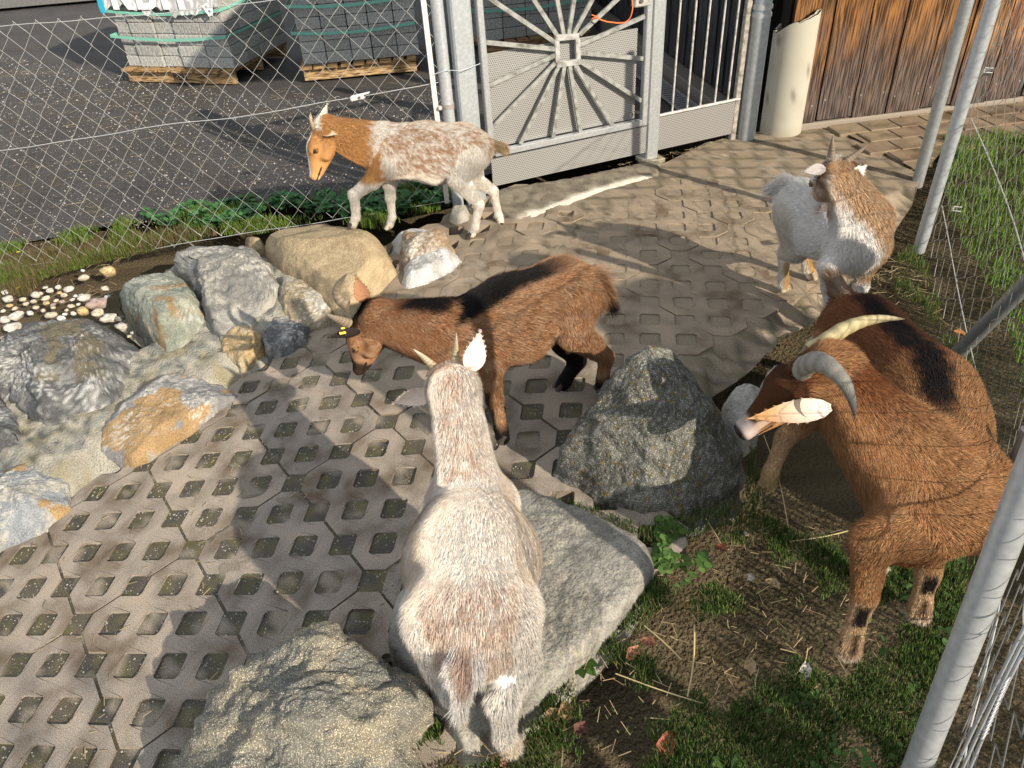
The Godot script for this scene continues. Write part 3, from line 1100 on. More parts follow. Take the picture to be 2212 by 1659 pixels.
func left_fence() -> void:
	var wire := mat("fence_wire", Color.WHITE, 0.4, {"metal": 0.35, "spec": 0.5})
	var galv: StandardMaterial3D = mats["galvanised"]
	var P1 := gz(-0.235, 0.0)
	var P0 := on_g(0, 578, 0.03)
	var d := (Vector3(P0.x, 0, P0.z) - Vector3(P1.x, 0, P1.z))
	var L := d.length()
	d = d.normalized()
	var nn := Vector3(d.z, 0, -d.x)
	if nn.z < 0: nn = -nn
	var on_f := func(x, y):
		var v := ray(x, y)
		return cam_pos + v * ((P1 - cam_pos).dot(nn) / v.dot(nn))
	var hgt := func(pts, s):
		var q := []
		for p in pts:
			var w: Vector3 = on_f.call(p[0], p[1])
			q.append([(Vector3(w.x, 0, w.z) - Vector3(P1.x, 0, P1.z)).dot(d), w.y])
		for k in range(q.size() - 1):
			if s <= q[k + 1][0] or k == q.size() - 2:
				return lerpf(q[k][1], q[k + 1][1], (s - q[k][0]) / (q[k + 1][0] - q[k][0]))
		return 0.0
	var tops := [[590, 0], [347, 29], [0, 57]]
	var bots := [[1000, 428], [700, 478], [500, 507], [300, 542], [0, 580]]
	var mids := [[1000, 165], [905, 186], [780, 206], [500, 255], [395, 262], [180, 298], [0, 325]]
	var place := func(s, y, off):
		return P1 + d * s + Vector3(0, y, 0) + nn * off
	var f := thing("wire_fence", "low chain link fence between the stones and the asphalt yard", "fence", place.call(1.5, 0.0, 0.0))
	f.position.y = H(f.position.x, f.position.z)
	var r := RandomNumberGenerator.new()
	r.seed = 3
	var hd := 0.064
	var k := 0
	var s := -0.01
	while s < L + 0.45:
		var m := zigzag(s, hd, 0.067, k % 2, place, hgt.call(bots, s) - 0.01, hgt.call(tops, s) + 0.015, 0.0016, r)
		put("mesh_wire", m.mesh(), wire, f)
		s += hd
		k += 1
	for e in [["top_wire", tops, 0.0024, 0.0], ["bottom_wire", bots, 0.0024, 0.008], ["tension_wire", mids, 0.0028, 0.012]]:
		var path := []
		for j in 34:
			var ss := (L + 0.45) * j / 33.0
			path.append(place.call(ss, hgt.call(e[1], ss) + 0.002 * sin(j * 1.3), e[3]))
		var m := MB.new()
		m.tube(path, e[2] * 0.8, 5, Color(0.50, 0.51, 0.51))
		put(e[0], m.mesh(), wire, f)
	var flat := MB.new()
	bar(flat, gz(-0.262, 0.05, 0.0), gz(-0.268, 1.35, 0.0), 0.006, 0.026, 0.001, Color(0.66, 0.63, 0.60), Vector3(-U.z, 0, U.x))
	put("tension_bar", flat.mesh(), wire, f)
	var pp := MB.new()
	pp.tube([gz(-0.200, 0.0, 0.0), gz(-0.205, 1.5, 0.0)], 0.030, 18, Color(0.60, 0.64, 0.68))
	put("end_post", pp.mesh(), galv, f)
	var cl := MB.new()
	cl.tube([gz(-0.2015, 0.548, 0.0), gz(-0.2015, 0.572, 0.0)], 0.033, 18, Color(0.5, 0.47, 0.44))
	cl.tube([gz(-0.248, 0.56, 0.012), gz(-0.248, 0.56, 0.022)], 0.011, 10, Color(0.6, 0.6, 0.6))
	put("clamp", cl.mesh(), galv, f)
	var tn := MB.new()
	var c: Vector3 = on_f.call(781, 206) + nn * 0.018
	var b := dirx(on_f.call(810, 199) - on_f.call(760, 210))
	tn.box(Transform3D(b, c + b.y * 0.009), Vector3(0.10, 0.003, 0.03), 0.0, Color(0.74, 0.74, 0.73))
	tn.box(Transform3D(b, c - b.y * 0.009 - b.x * 0.015), Vector3(0.07, 0.003, 0.03), 0.0, Color(0.74, 0.74, 0.73))
	tn.box(Transform3D(b, c - b.x * 0.048), Vector3(0.004, 0.021, 0.03), 0.0, Color(0.74, 0.74, 0.73))
	tn.box(Transform3D(b, c + b.z * 0.0155 - b.x * 0.01), Vector3(0.07, 0.018, 0.002), 0.0, Color(0.66, 0.66, 0.65))
	tn.tube([c + b.z * 0.015, c + b.z * 0.022], 0.006, 8, Color(0.12, 0.12, 0.12))
	put("wire_tensioner", tn.mesh(), mat("zinc_plate", Color.WHITE, 0.5, {"metal": 0.2}), f)
	var tie := MB.new()
	tie.tube(spline([gz(-0.262, 0.72, 0.01), gz(-0.2, 0.735, 0.036), gz(-0.13, 0.735, 0.07), gz(-0.03, 0.745, 0.05)], 10), 0.002, 5, Color(0.5, 0.55, 0.6))
	put("tie_wire", tie.mesh(), wire, f)

func right_fence() -> void:
	var wire: StandardMaterial3D = mats["fence_wire"]
	var pipe := mat("fence_pipe", Color.WHITE, 0.38, {"metal": 0.5, "spec": 0.5, "tex": t_spangle, "scale": Vector3.ONE * 1.7})
	var N := at(1980, 1659, 1.60)
	N.y = 0.0
	var Fp := on_h(1990, 522, 0.06)
	var f := thing("wire_fence", "leaning chain link fence on round pipes between the goats and the lawn", "fence", (N + Fp) * 0.5 + Vector3(0, 0.05, 0))
	var d := Fp - N
	d.y = 0
	var L := d.length()
	d = d.normalized()
	var nn := Vector3(-d.z, 0, d.x)
	var place := func(s, y, off):
		var sag := 0.05 * sin(s * 2.1 + 0.4) * smoothstep(0.45, 0.0, y)
		return Vector3(N.x, 0, N.z) + d * s + Vector3(0, y + 0.03 * sin(s * 3.0) * smoothstep(0.5, 0.0, y), 0) + nn * (off + 0.045 + sag + 0.14 * sin(PI * clampf(s / L, 0.0, 1.0)))
	var r := RandomNumberGenerator.new()
	r.seed = 8
	var k := 0
	var s := -0.62
	while s < L - 0.02:
		var m := zigzag(s, 0.074, 0.047, k % 2, place, 0.05 + 0.03 * sin(s * 5.0), 1.22, 0.0016, r)
		put("mesh_wire", m.mesh(), mat("dull_wire", Color(0.55, 0.55, 0.54), 0.5, {"metal": 0.3}), f)
		s += 0.074
		k += 1
	for e in [[1.22, 0.0020], [0.62, 0.0024], [0.22, 0.0020]]:
		var path := []
		for j in 20:
			path.append(place.call(lerpf(-0.6, L, j / 19.0), e[0] - 0.10 * sin(PI * j / 19.0) * (1.0 if e[0] < 1.0 else 0.2), 0.006))
		var m := MB.new()
		m.tube(path, e[1], 5, Color(0.55, 0.56, 0.56))
		put("tension_wire", m.mesh(), wire, f)
	var m := MB.new()
	m.tube([at(1972, 1680, 1.62), at(2212, 1060, 1.30), at(2212, 1060, 1.30) + (at(2212, 1060, 1.30) - at(1972, 1680, 1.62)) * 0.9], 0.027, 24, Color(0.52, 0.55, 0.58))
	put("near_post", m.mesh(), pipe, f)
	m = MB.new()
	m.tube([Fp - Vector3(0, 0.05, 0), Fp + Vector3(0.0, 1.45, 0.02)], 0.0265, 24, Color(0.55, 0.59, 0.63))
	put("far_post", m.mesh(), pipe, f)
	var G2 := on_h(1985, 383, 0.06)
	m = MB.new()
	m.tube([G2 - Vector3(0, 0.05, 0), G2 + Vector3(0.0, 1.45, 0.0)], 0.029, 24, Color(0.42, 0.44, 0.45))
	put("second_post", m.mesh(), pipe, f)
	for yy in [0.14, 0.42, 0.75]:
		m = MB.new()
		for q in 3:
			m.tube([G2 + Vector3(0, yy + q * 0.006, 0), G2 + Vector3(0, yy + 0.003 + q * 0.006, 0)], 0.0305, 18, Color(0.3, 0.3, 0.3))
		put("wire_binding", m.mesh(), wire, f)
	var b0 := on_g(2066, 766)
	m = MB.new()
	var b1 := at(2212, 618, 2.45)
	m.tube([b0 - (b1 - b0) * 0.12, b1 + (b1 - b0) * 1.6], 0.0265, 20, Color(0.30, 0.31, 0.31))
	put("brace", m.mesh(), pipe, f)
	m = MB.new()
	m.tube([at(2150, 1130, 1.95), at(2230, 930, 1.80)], 0.024, 16, Color(0.26, 0.27, 0.27))
	put("brace", m.mesh(), pipe, f)
	for e in [[2066, 452, 2.93], [2133, 155, 2.9]]:
		var tn := MB.new()
		var c := at(e[0], e[1], e[2])
		var bb := dirx(d + Vector3(0, -0.5, 0))
		tn.box(Transform3D(bb, c + bb.y * 0.008), Vector3(0.055, 0.003, 0.028), 0.0, Color(0.5, 0.5, 0.49))
		tn.box(Transform3D(bb, c - bb.y * 0.008), Vector3(0.055, 0.003, 0.028), 0.0, Color(0.5, 0.5, 0.49))
		tn.box(Transform3D(bb, c - bb.z * 0.012), Vector3(0.045, 0.017, 0.003), 0.0, Color(0.55, 0.55, 0.54))
		put("wire_tensioner", tn.mesh(), mats["zinc_plate"], f)
	# the doubled strand and twisted knots close to the camera
	var st := MB.new()
	for q in 3:
		st.tube(spline([at(2050 + q * 16, 1690, 1.15 - q * 0.03), at(2110 + q * 14, 1560, 1.08 - q * 0.03), at(2170 + q * 12, 1440, 1.0 - q * 0.02), at(2240, 1300 + q * 30, 0.95)], 12), 0.0022, 6, Color(0.36, 0.38, 0.40))
	for q in 14:
		var t := q / 13.0
		var c := at(2126, 1590, 1.02).lerp(at(2176, 1470, 0.97), t)
		st.tube([c + Vector3(-0.006, 0, 0.004), c + Vector3(0.0, 0.006, 0), c + Vector3(0.006, 0, -0.004)], 0.0018, 5, Color(0.3, 0.31, 0.33))
	put("strand", st.mesh(), wire, f)


# ---------------------------------------------------------------- pallets of paving blocks in the yard
func letters(txt: String, size: float, t: Transform3D, m: Material, parent: Node3D) -> void:
	var tm := TextMesh.new()
	var sf := SystemFont.new()
	sf.font_names = PackedStringArray(["Droid Sans"])
	sf.font_weight = 700
	tm.font = sf
	tm.text = txt
	tm.font_size = 64
	tm.pixel_size = size / 64.0
	tm.depth = 0.002
	var o := put("lettering", tm, m, parent)
	o.transform = t
	o.position -= parent.position

func pallets() -> void:
	var blockm := mat("split_block", Color.WHITE, 0.95, {"spec": 0.15, "tex": t_grain, "bump": t_wood, "deep": 0.5, "scale": Vector3(2.2, 0.8, 2.2)})
	var deal := mat("pallet_wood", Color.WHITE, 0.8, {"spec": 0.2, "tex": t_wood, "scale": Vector3(0.5, 4.0, 4.0)})
	var strapm := mat("green_strap", Color(0.16, 0.42, 0.33), 0.4)
	var film := mat("plastic_film", Color.WHITE, 0.3, {"spec": 0.5})
	var ink := mat("black_ink", Color(0.03, 0.028, 0.025), 0.8)
	var white := mat("white_print", Color(0.86, 0.88, 0.89), 0.35)
	var rows := 11
	var hh := 0.094
	var spec := [
		[Vector3(-3.37, -0.115, -7.55), Vector3(0.95, 0, 0.31), 1.18, "stacked grey paving blocks in torn printed film, leftmost and sunlit", "pallet under the sunlit leftmost stack of paving blocks", [0.15, 0.255, 0.20, 0.275, 0.255], 0],
		[Vector3(-1.66, -0.105, -7.10), Vector3(0.997, 0, -0.08), 1.04, "shaded grey paving blocks bundled with green straps, middle stack beside the gate", "pallet under the shaded middle stack of paving blocks", [0.21, 0.22, 0.18, 0.22, 0.19], 1],
		[Vector3(-0.10, -0.115, -7.52), Vector3(0.975, 0, -0.22), 1.10, "shaded paving blocks seen through the sunburst gate", "pallet seen through the sunburst gate under its block stack", [0.22, 0.22, 0.22, 0.22, 0.2], 2],
	]
	var shapes := {}
	for e in spec:
		var o: Vector3 = e[0]
		var ex: Vector3 = e[1].normalized()
		var ez := ex.cross(Vector3.UP)
		var bs := Basis(ex, Vector3.UP, ez)
		var W: float = e[2]
		var D := 0.95
		var pal := thing("pallet", e[4], "pallet", o + ex * W * 0.5 - ez * D * 0.5, "pallets in the yard")
		pal.remove_meta("group")
		for q in [0.0, 0.5, 1.0]:
			var m := MB.new()
			m.box(Transform3D(bs, o + ex * W * 0.5 - ez * (0.025 + q * (D - 0.05)) + Vector3.UP * 0.052), Vector3(W - 0.05, 0.10, 0.045), 0.003, Color(0.50, 0.335, 0.175))
			put("runner", m.mesh(), deal, pal)
		var nb := 9
		for q in nb:
			var m := MB.new()
			var w := W / nb * rng.randf_range(0.68, 0.92)
			m.box(Transform3D(bs, o + ex * (W * (q + 0.5) / nb) - ez * (D * 0.5 - 0.02) + Vector3.UP * 0.115), Vector3(w, 0.022, D + 0.04 + rng.randf_range(0, 0.03)), 0.002, Color(0.47, 0.30, 0.145) * rng.randf_range(0.85, 1.15))
			put("deck_board", m.mesh(), deal, pal)
		if e[6] == 0:
			letters("KBH", 0.075, Transform3D(bs, o + ex * W * 0.5 - ez * 0.0005 + Vector3.UP * 0.052), ink, pal)
		var st := thing("block_stack", e[3], "paving blocks", o + ex * W * 0.5 - ez * D * 0.5 + Vector3.UP * 0.127)
		var nd := 4
		for rrow in rows:
			var x := 0.04
			for c in 5:
				var w: float = e[5][c]
				for dd in nd:
					if not (dd == 0 or c == 0 or c == 4):
						continue
					var key := [int(w * 1000), rng.randi() % 3]
					if not shapes.has(key):
						var m := MB.new()
						m.box(Transform3D(), Vector3(w - 0.006, hh - 0.004, D / nd - 0.006), 0.005, Color(0.42, 0.425, 0.41) * [0.88, 1.0, 1.1][key[1]])
						shapes[key] = m.mesh()
					var b := put("block", shapes[key], blockm, st)
					var jut := (-0.022 if c in [0, 2] and e[6] == 0 else 0.0) + rng.randf_range(-0.005, 0.005)
					b.transform = Transform3D(bs.rotated(Vector3.UP, rng.randfn() * 0.006), o + ex * (x + w * 0.5) - ez * (D / nd * (dd + 0.5) - jut + 0.02) + Vector3.UP * (0.128 + hh * (rrow + 0.5)))
					b.position -= st.position
				x += w
		var core := MB.new()
		core.box(Transform3D(bs, o + ex * W * 0.5 - ez * D * 0.5 + Vector3.UP * (0.13 + rows * hh * 0.5)), Vector3(W - 0.45, rows * hh, D - 0.3), 0.0, Color(0.2, 0.2, 0.2))
		put("inner_blocks", core.mesh(), blockm, st)
		for yy in [0.40, 0.61, 0.90]:
			var m := MB.new()
			var path := []
			for q in [[-0.006, -0.94], [-0.008, 0.012], [W * 0.25, 0.016], [W * 0.5, 0.014], [W * 0.75, 0.016], [W + 0.006, 0.012], [W + 0.006, -0.94]]:
				path.append([o + ex * q[0] + ez * (q[1] - 0.0) + Vector3.UP * (yy - 0.03 * sin(PI * clampf(q[0] / W, 0, 1)))])
			for q in path.size() - 1:
				bar(m, path[q][0], path[q + 1][0], 0.024, 0.002, 0.0, Color.WHITE, Vector3.UP)
			put("strap", m.mesh(), strapm, st)
		# film over the top, torn along its lower edge
		var fm := MB.new()
		var NX := 48
		var NY := 14
		var ids := []
		for y in NY + 1:
			var row := []
			for x in NX + 1:
				var u := float(x) / NX
				var low: float = [0.60, 0.80, 0.88][e[6]]
				low += 0.06 * n1.get_noise_2d(x * 2.2 + e[6] * 90.0, 4.0) + 0.05 * sin(u * 9.0) + (0.08 if u > 0.45 and u < 0.6 else 0.0) - (0.06 if u > 0.72 and u < 0.95 else 0.0)
				var yy := lerpf(low, 1.19, float(y) / NY)
				var wr := n1.get_noise_2d(x * 11.0, y * 9.0 + e[6] * 40.0)
				var v := n2.get_noise_2d(x * 5.0 + e[6] * 300.0, y * 6.0)
				var c := Color(0.40, 0.41, 0.42).lerp(Color(0.78, 0.80, 0.82), smoothstep(0.12, 0.18, v + wr * 0.1))
				if u < 0.05 or (u > 0.83 and u < 0.92 and yy > 0.78) or (e[6] == 1 and u < 0.16):
					c = Color(0.03, 0.36, 0.53)
				row.append(fm.vert(o + ex * (u * (W + 0.03) - 0.015) + ez * (0.018 + 0.005 * wr) + Vector3.UP * yy, ez, c))
			ids.append(row)
		for y in NY:
			for x in NX:
				fm.quad(ids[y][x], ids[y][x + 1], ids[y + 1][x + 1], ids[y + 1][x])
		fm.smooth()
		var fo := put("film", fm.mesh(), film, st)
		if e[6] == 0:
			letters("KBH", 0.40, Transform3D(bs, o + ex * W * 0.43 + ez * 0.030 + Vector3.UP * 0.76), white, st)
			letters("B", 0.13, Transform3D(bs.rotated(ez, 0.5), o + ex * W * 0.93 + ez * 0.034 + Vector3.UP * 0.62), white, st)
		elif e[6] == 1:
			letters("KBH", 0.34, Transform3D(bs, o + ex * W * 0.5 + ez * 0.034 + Vector3.UP * 1.0), white, st)


# ---------------------------------------------------------------- stones
func rock(called: String, label: String, px: Array, hp: float, tall: float, opt := {}) -> Node3D:
	var poly := gpoly(px, hp)
	var c := Vector2.ZERO
	for p in poly:
		c += p
	c /= poly.size()
	var lo: Vector2 = poly[0]
	var hi: Vector2 = poly[0]
	for p in poly:
		lo = lo.min(p)
		hi = hi.max(p)
	var size := (hi - lo).length()
	var apex: Vector2 = opt.get("apex", c)
	var NA: int = opt.get("na", 170)
	var NR: int = opt.get("nr", 54)
	var pw: float = opt.get("p", 2.4)
	var qw: float = opt.get("q", 2.2)
	var amp: float = opt.get("amp", 0.014)
	var fq: float = opt.get("freq", 60.0)
	var sd: float = opt.get("seed", 1) * 100.0
	var sink := 0.10
	var base := H(c.x, c.y)
	var m := MB.new()
	var r := RandomNumberGenerator.new()
	r.seed = int(sd) + 7
	var planes := []
	for k in int(opt.get("facets", 9)):
		var a := r.randf() * TAU
		var e := r.randf_range(0.1, 1.2)
		planes.append([Vector3(cos(a) * cos(e), sin(e), sin(a) * cos(e)), r.randf_range(0.74, 0.93)])
	var grow: float = opt.get("grow", 1.0)
	var rads := []
	for j in NA:
		var dir := Vector2(cos(TAU * j / NA), sin(TAU * j / NA))
		var rr := 0.0
		for i in poly.size():
			var hit = Geometry2D.segment_intersects_segment(apex, apex + dir * 5.0, poly[i], poly[(i + 1) % poly.size()])
			if hit != null:
				rr = maxf(rr, apex.distance_to(hit))
		rads.append(rr)
	var ids := []
	for k in NR + 1:
		var f := float(k) / NR
		var row := []
		for j in NA:
			var a := TAU * j / NA
			var dir := Vector2(cos(a), sin(a))
			var rad: float = rads[j]
			rad *= grow
			var ff := pow(f, 0.85)
			var q := apex + dir * rad * minf(ff, 1.0)
			var prof := pow(maxf(1.0 - pow(ff, pw), 0.0), 1.0 / qw)
			var gb := H(q.x, q.y)
			var y := lerpf(gb - sink, maxf(base, gb) + tall, prof)
			var p := Vector3(q.x, y, q.y)
			var un := Vector3((q.x - c.x) / (size * 0.36), (y - base) / tall, (q.y - c.y) / (size * 0.36))
			for pl in planes:
				var t: float = un.dot(pl[0]) - pl[1]
				if t > 0.0 and k < NR:
					un -= pl[0] * t * 0.95
			p = Vector3(c.x + un.x * size * 0.36, base + un.y * tall, c.y + un.z * size * 0.36)
			row.append(m.vert(p, Vector3.UP))
			if k == 0:
				break
		ids.append(row)
	for j in NA:
		m.tri(ids[0][0], ids[1][j], ids[1][(j + 1) % NA])
	for k in range(1, NR):
		for j in NA:
			m.quad(ids[k][j], ids[k][(j + 1) % NA], ids[k + 1][(j + 1) % NA], ids[k + 1][j])
	m.smooth()
	var fo: Vector3 = opt.get("grain", Vector3(1, 1, 1))
	for k in m.v.size():
		var p := m.v[k]
		var s := Vector3(p.x + p.y * 0.4, p.y, p.z - p.y * 0.3) * fo
		var d := n1.get_noise_3d(s.x * fq + sd, s.y * fq, s.z * fq) * amp + (nr.get_noise_3d(s.x * fq * 0.7 + sd, s.y * fq * 0.7, s.z * fq * 0.7)) * amp * 0.8 + n1.get_noise_3d(s.x * fq * 5.0, s.y * fq * 5.0 + sd, s.z * fq * 5.0) * amp * 0.34 + n2.get_noise_3d(s.x * fq * 12.0, s.y * fq * 12.0 + sd, s.z * fq * 12.0) * amp * 0.12
		m.v[k] = p + m.n[k] * d
	m.smooth()
	var col: Array = opt.cols
	for k in m.v.size():
		var p := m.v[k]
		var s := p * fo
		var a := n1.get_noise_3d(s.x * 40.0 + sd, s.y * 40.0, s.z * 40.0)
		var b := n2.get_noise_3d(s.x * 130.0, s.y * 130.0 + sd, s.z * 130.0)
		var e := n1.get_noise_3d(s.x * 420.0, s.y * 420.0 + sd, s.z * 420.0)
		var cc: Color = col[0].lerp(col[1], smoothstep(-0.22, 0.34, a + b * 0.4 + e * 0.5))
		if col.size() > 3:
			cc = cc.lerp(col[3].lerp(col[3] * 0.7, clampf(0.5 + e * 2.0, 0, 1)), smoothstep(opt.get("patch", 0.12), opt.get("patch", 0.12) + 0.1, n1.get_noise_3d(p.x * 34.0 + sd * 2.0, p.y * 34.0, p.z * 34.0) + b * 0.12) * 0.9)
		if col.size() > 2:
			var w1 := absf(n1.get_noise_3d(s.x * 46.0 + sd + b * 4.0, s.y * 46.0 + e * 3.0, s.z * 46.0))
			var w2 := absf(n2.get_noise_3d(s.x * 105.0 + sd + e * 6.0, s.y * 105.0, s.z * 105.0 + a * 8.0))
			var patchy := smoothstep(opt.get("lo", -0.12), 0.25, n1.get_noise_3d(p.x * 24.0 - sd, p.y * 24.0, p.z * 24.0) + a * 0.3)
			cc = cc.lerp(col[2], maxf(smoothstep(0.022, 0.003, w1), smoothstep(0.03, 0.0, w2) * 0.7) * patchy * opt.get("veins", 0.8))
			cc = cc.lerp(col[2], smoothstep(0.18, 0.42, e + a * 0.4) * patchy * 0.55)
		cc *= 1.08 + e * 0.32 + b * 0.15
		if opt.has("speck"):
			var sp := n2.get_noise_3d(p.x * 900.0, p.y * 900.0, p.z * 900.0)
			cc = cc.lerp(opt.speck, smoothstep(0.12, 0.4, sp) * 0.75)
			if n1.get_noise_3d(p.x * 420.0, p.y * 420.0 + 20.0, p.z * 420.0) > 0.47: cc = Color(0.42, 0.30, 0.05)
		m.c[k] = cc
	var stone := mat("stone", Color.WHITE, 0.88, {"spec": 0.25, "tex": t_grain, "bump": t_rough, "deep": 0.28, "scale": Vector3.ONE * 3.2})
	var rough := mat("rough_stone", Color.WHITE, 0.9, {"spec": 0.25, "tex": t_asph, "bump": t_rough, "deep": 0.4, "scale": Vector3.ONE * 4.6})
	var o := put(called, m.mesh(), rough if opt.has("speck") or opt.get("coarse", false) else stone)
	based(o, m, Vector3(c.x, base, c.y))
	return tag(o, label, opt.get("cat", "boulder"), opt.get("group", ""))

func boulders() -> void:
	var tan := Color(0.40, 0.31, 0.19)
	var tan2 := Color(0.27, 0.215, 0.14)
	var gr := Color(0.215, 0.21, 0.195)
	var lt := Color(0.35, 0.335, 0.295)
	var wh := Color(0.60, 0.585, 0.54)
	var och := Color(0.38, 0.245, 0.11)
	var dk := Color(0.095, 0.097, 0.10)
	# mortar bank that holds the stones on the left
	var conc := mat("mortar", Color.WHITE, 0.95, {"spec": 0.15, "tex": t_grain, "bump": t_rough, "deep": 0.45, "scale": Vector3.ONE * 3.0})
	var mp := gpoly([[-80, 1240], [0, 1172], [130, 1088], [250, 1012], [370, 935], [520, 825], [600, 760], [690, 692], [760, 650], [700, 560], [560, 520], [350, 560], [240, 680], [300, 730], [100, 740], [-80, 800]], 0.04)
	var mh := func(x, z):
		var e := edge_dist(Vector2(x, z), mp)
		return H(x, z) - 0.03 + 0.115 * smoothstep(0.0, 0.22, e) + 0.016 * n1.get_noise_2d(x * 70.0, z * 70.0) + 0.005 * n2.get_noise_2d(x * 330.0, z * 330.0)
	var mc := func(x, z):
		var v := n1.get_noise_2d(x * 60.0, z * 60.0) + 0.5 * n2.get_noise_2d(x * 200.0, z * 200.0)
		return Color(0.30, 0.28, 0.23).lerp(Color(0.42, 0.40, 0.34), clampf(0.5 + v, 0, 1)).lerp(Color(0.25, 0.21, 0.11), smoothstep(0.2, 0.5, n2.get_noise_2d(x * 50, z * 50 + 9)) * 0.6)
	structure(put("mortar_bank", patch(mp, 0.03, mh, mc).mesh(), conc), "grey mortar bank holding the stones left of the pavers")

	rock("boulder", "big smooth tan boulder behind the head of the brown goat", [[562, 512], [585, 472], [640, 457], [700, 466], [770, 486], [830, 512], [856, 555], [852, 608], [800, 650], [720, 652], [660, 622], [600, 585], [570, 548]], 0.10, 0.20, {"p": 3.2, "q": 2.4, "facets": 8, "amp": 0.009, "freq": 30.0, "seed": 3, "cols": [tan, Color(0.44, 0.35, 0.22), Color(0.30, 0.235, 0.15), tan2], "veins": 0.4, "patch": 0.16})
	rock("boulder", "light grey boulder with white lichen, between the tan boulder and the greenish one", [[347, 562], [365, 527], [430, 512], [490, 504], [545, 520], [590, 560], [615, 610], [604, 660], [570, 700], [530, 722], [480, 735], [450, 700], [430, 640], [395, 590]], 0.14, 0.25, {"p": 2.6, "seed": 5, "cols": [gr, lt, wh], "vein": 0.5, "amp": 0.018})
	rock("boulder", "greenish grey boulder with a slanted flat face beside the white pebbles", [[240, 612], [250, 582], [300, 562], [362, 572], [412, 608], [442, 660], [464, 720], [452, 748], [410, 765], [368, 757], [318, 722], [270, 664]], 0.12, 0.23, {"p": 3.0, "q": 2.6, "seed": 8, "facets": 11, "cols": [Color(0.235, 0.25, 0.205), Color(0.31, 0.32, 0.265), Color(0.44, 0.45, 0.42), Color(0.33, 0.23, 0.12)], "vein": 0.68, "patch": 0.3, "amp": 0.012})
	rock("boulder", "dark slate grey boulder with white veins at the left edge", [[-70, 770], [0, 742], [20, 704], [75, 684], [150, 692], [215, 686], [270, 716], [318, 746], [327, 790], [300, 832], [250, 882], [180, 916], [120, 927], [60, 892], [10, 850], [-70, 850]], 0.13, 0.27, {"p": 2.4, "seed": 11, "facets": 14, "cols": [dk, Color(0.19, 0.19, 0.185), Color(0.52, 0.52, 0.50), Color(0.15, 0.135, 0.095)], "patch": 0.2, "amp": 0.026})
	rock("stone", "long ochre and grey ledge stone along the edge of the pavers", [[205, 985], [215, 950], [262, 898], [350, 830], [430, 770], [480, 748], [522, 800], [515, 832], [440, 892], [380, 934], [280, 992]], 0.05, 0.12, {"p": 3.5, "q": 3.0, "seed": 14, "cols": [Color(0.22, 0.22, 0.225), Color(0.34, 0.33, 0.31), wh, och], "vein": 0.66, "patch": -0.02, "cat": "stone"})
	rock("stone", "small tan wedge stone between the greenish boulder and the pavers", [[453, 742], [520, 716], [582, 692], [602, 720], [560, 762], [520, 802], [488, 792]], 0.04, 0.11, {"p": 3.2, "seed": 16, "cols": [Color(0.38, 0.28, 0.15), tan, lt], "vein": 0.75, "cat": "stone"})
	rock("stone", "small slate stone below the head of the brown goat", [[578, 692], [640, 664], [672, 690], [662, 722], [610, 757], [570, 766], [562, 735]], 0.04, 0.10, {"p": 3.0, "seed": 17, "cols": [Color(0.13, 0.132, 0.135), Color(0.25, 0.25, 0.245), wh], "vein": 0.7, "cat": "stone"})
	rock("stone", "brownish lichen stone beside the tan boulder where the horn shadow falls", [[598, 598], [640, 590], [690, 620], [728, 660], [702, 684], [650, 694], [606, 684], [596, 640]], 0.07, 0.14, {"p": 2.8, "seed": 18, "cols": [Color(0.30, 0.25, 0.17), lt, wh], "vein": 0.62, "cat": "stone"})
	rock("stone", "grey and ochre stone in the mortar at the left picture edge", [[-70, 1060], [0, 1018], [60, 988], [125, 984], [152, 1040], [150, 1084], [80, 1134], [0, 1168], [-70, 1190]], 0.05, 0.13, {"p": 2.8, "seed": 20, "cols": [Color(0.26, 0.28, 0.30), lt, wh, och], "vein": 0.55, "patch": 0.05, "cat": "stone"})
	rock("stone", "dark stone half hidden at the left picture edge", [[-70, 880], [0, 848], [32, 880], [58, 932], [52, 985], [10, 1004], [-70, 1020]], 0.06, 0.15, {"p": 2.8, "seed": 22, "cols": [dk, Color(0.22, 0.225, 0.23), wh], "vein": 0.6, "cat": "stone"})
	rock("stone", "brown topped stone set in white plaster below the hooves of the spotted goat", [[858, 528], [868, 492], [910, 474], [962, 488], [985, 525], [960, 565], [905, 575], [870, 560]], 0.05, 0.095, {"p": 3.2, "seed": 25, "cols": [Color(0.30, 0.22, 0.145), Color(0.38, 0.33, 0.27), wh], "vein": 0.7, "cat": "stone"})
	rock("stone", "pale stone against the fence foot behind the spotted goat", [[965, 468], [972, 444], [1000, 432], [1018, 440], [1014, 466], [990, 476]], 0.03, 0.06, {"na": 40, "nr": 12, "seed": 27, "cols": [Color(0.36, 0.34, 0.30), lt], "cat": "stone", "amp": 0.006})
	rock("stone", "small tan stone between the grey and the tan boulder", [[525, 520], [545, 512], [570, 520], [580, 545], [560, 552], [535, 540]], 0.02, 0.07, {"na": 40, "nr": 12, "seed": 28, "cols": [tan2, tan], "cat": "stone", "amp": 0.005})
	# the white plaster round the brown topped stone
	var pp := gpoly([[828, 512], [862, 490], [905, 478], [950, 486], [1008, 545], [985, 572], [930, 600], [870, 618], [852, 612], [858, 560]], 0.04)
	var ph := func(x, z):
		return H(x, z) - 0.02 + 0.075 * smoothstep(0.0, 0.09, edge_dist(Vector2(x, z), pp)) + 0.012 * n1.get_noise_2d(x * 110.0, z * 110.0)
	var pc := func(x, z):
		return Color(0.62, 0.62, 0.61).lerp(Color(0.42, 0.41, 0.39), smoothstep(0.0, 0.35, n2.get_noise_2d(x * 170.0, z * 170.0)))
	structure(put("plaster_patch", patch(pp, 0.02, ph, pc).mesh(), conc), "white plaster between the tan boulder and the pavers")

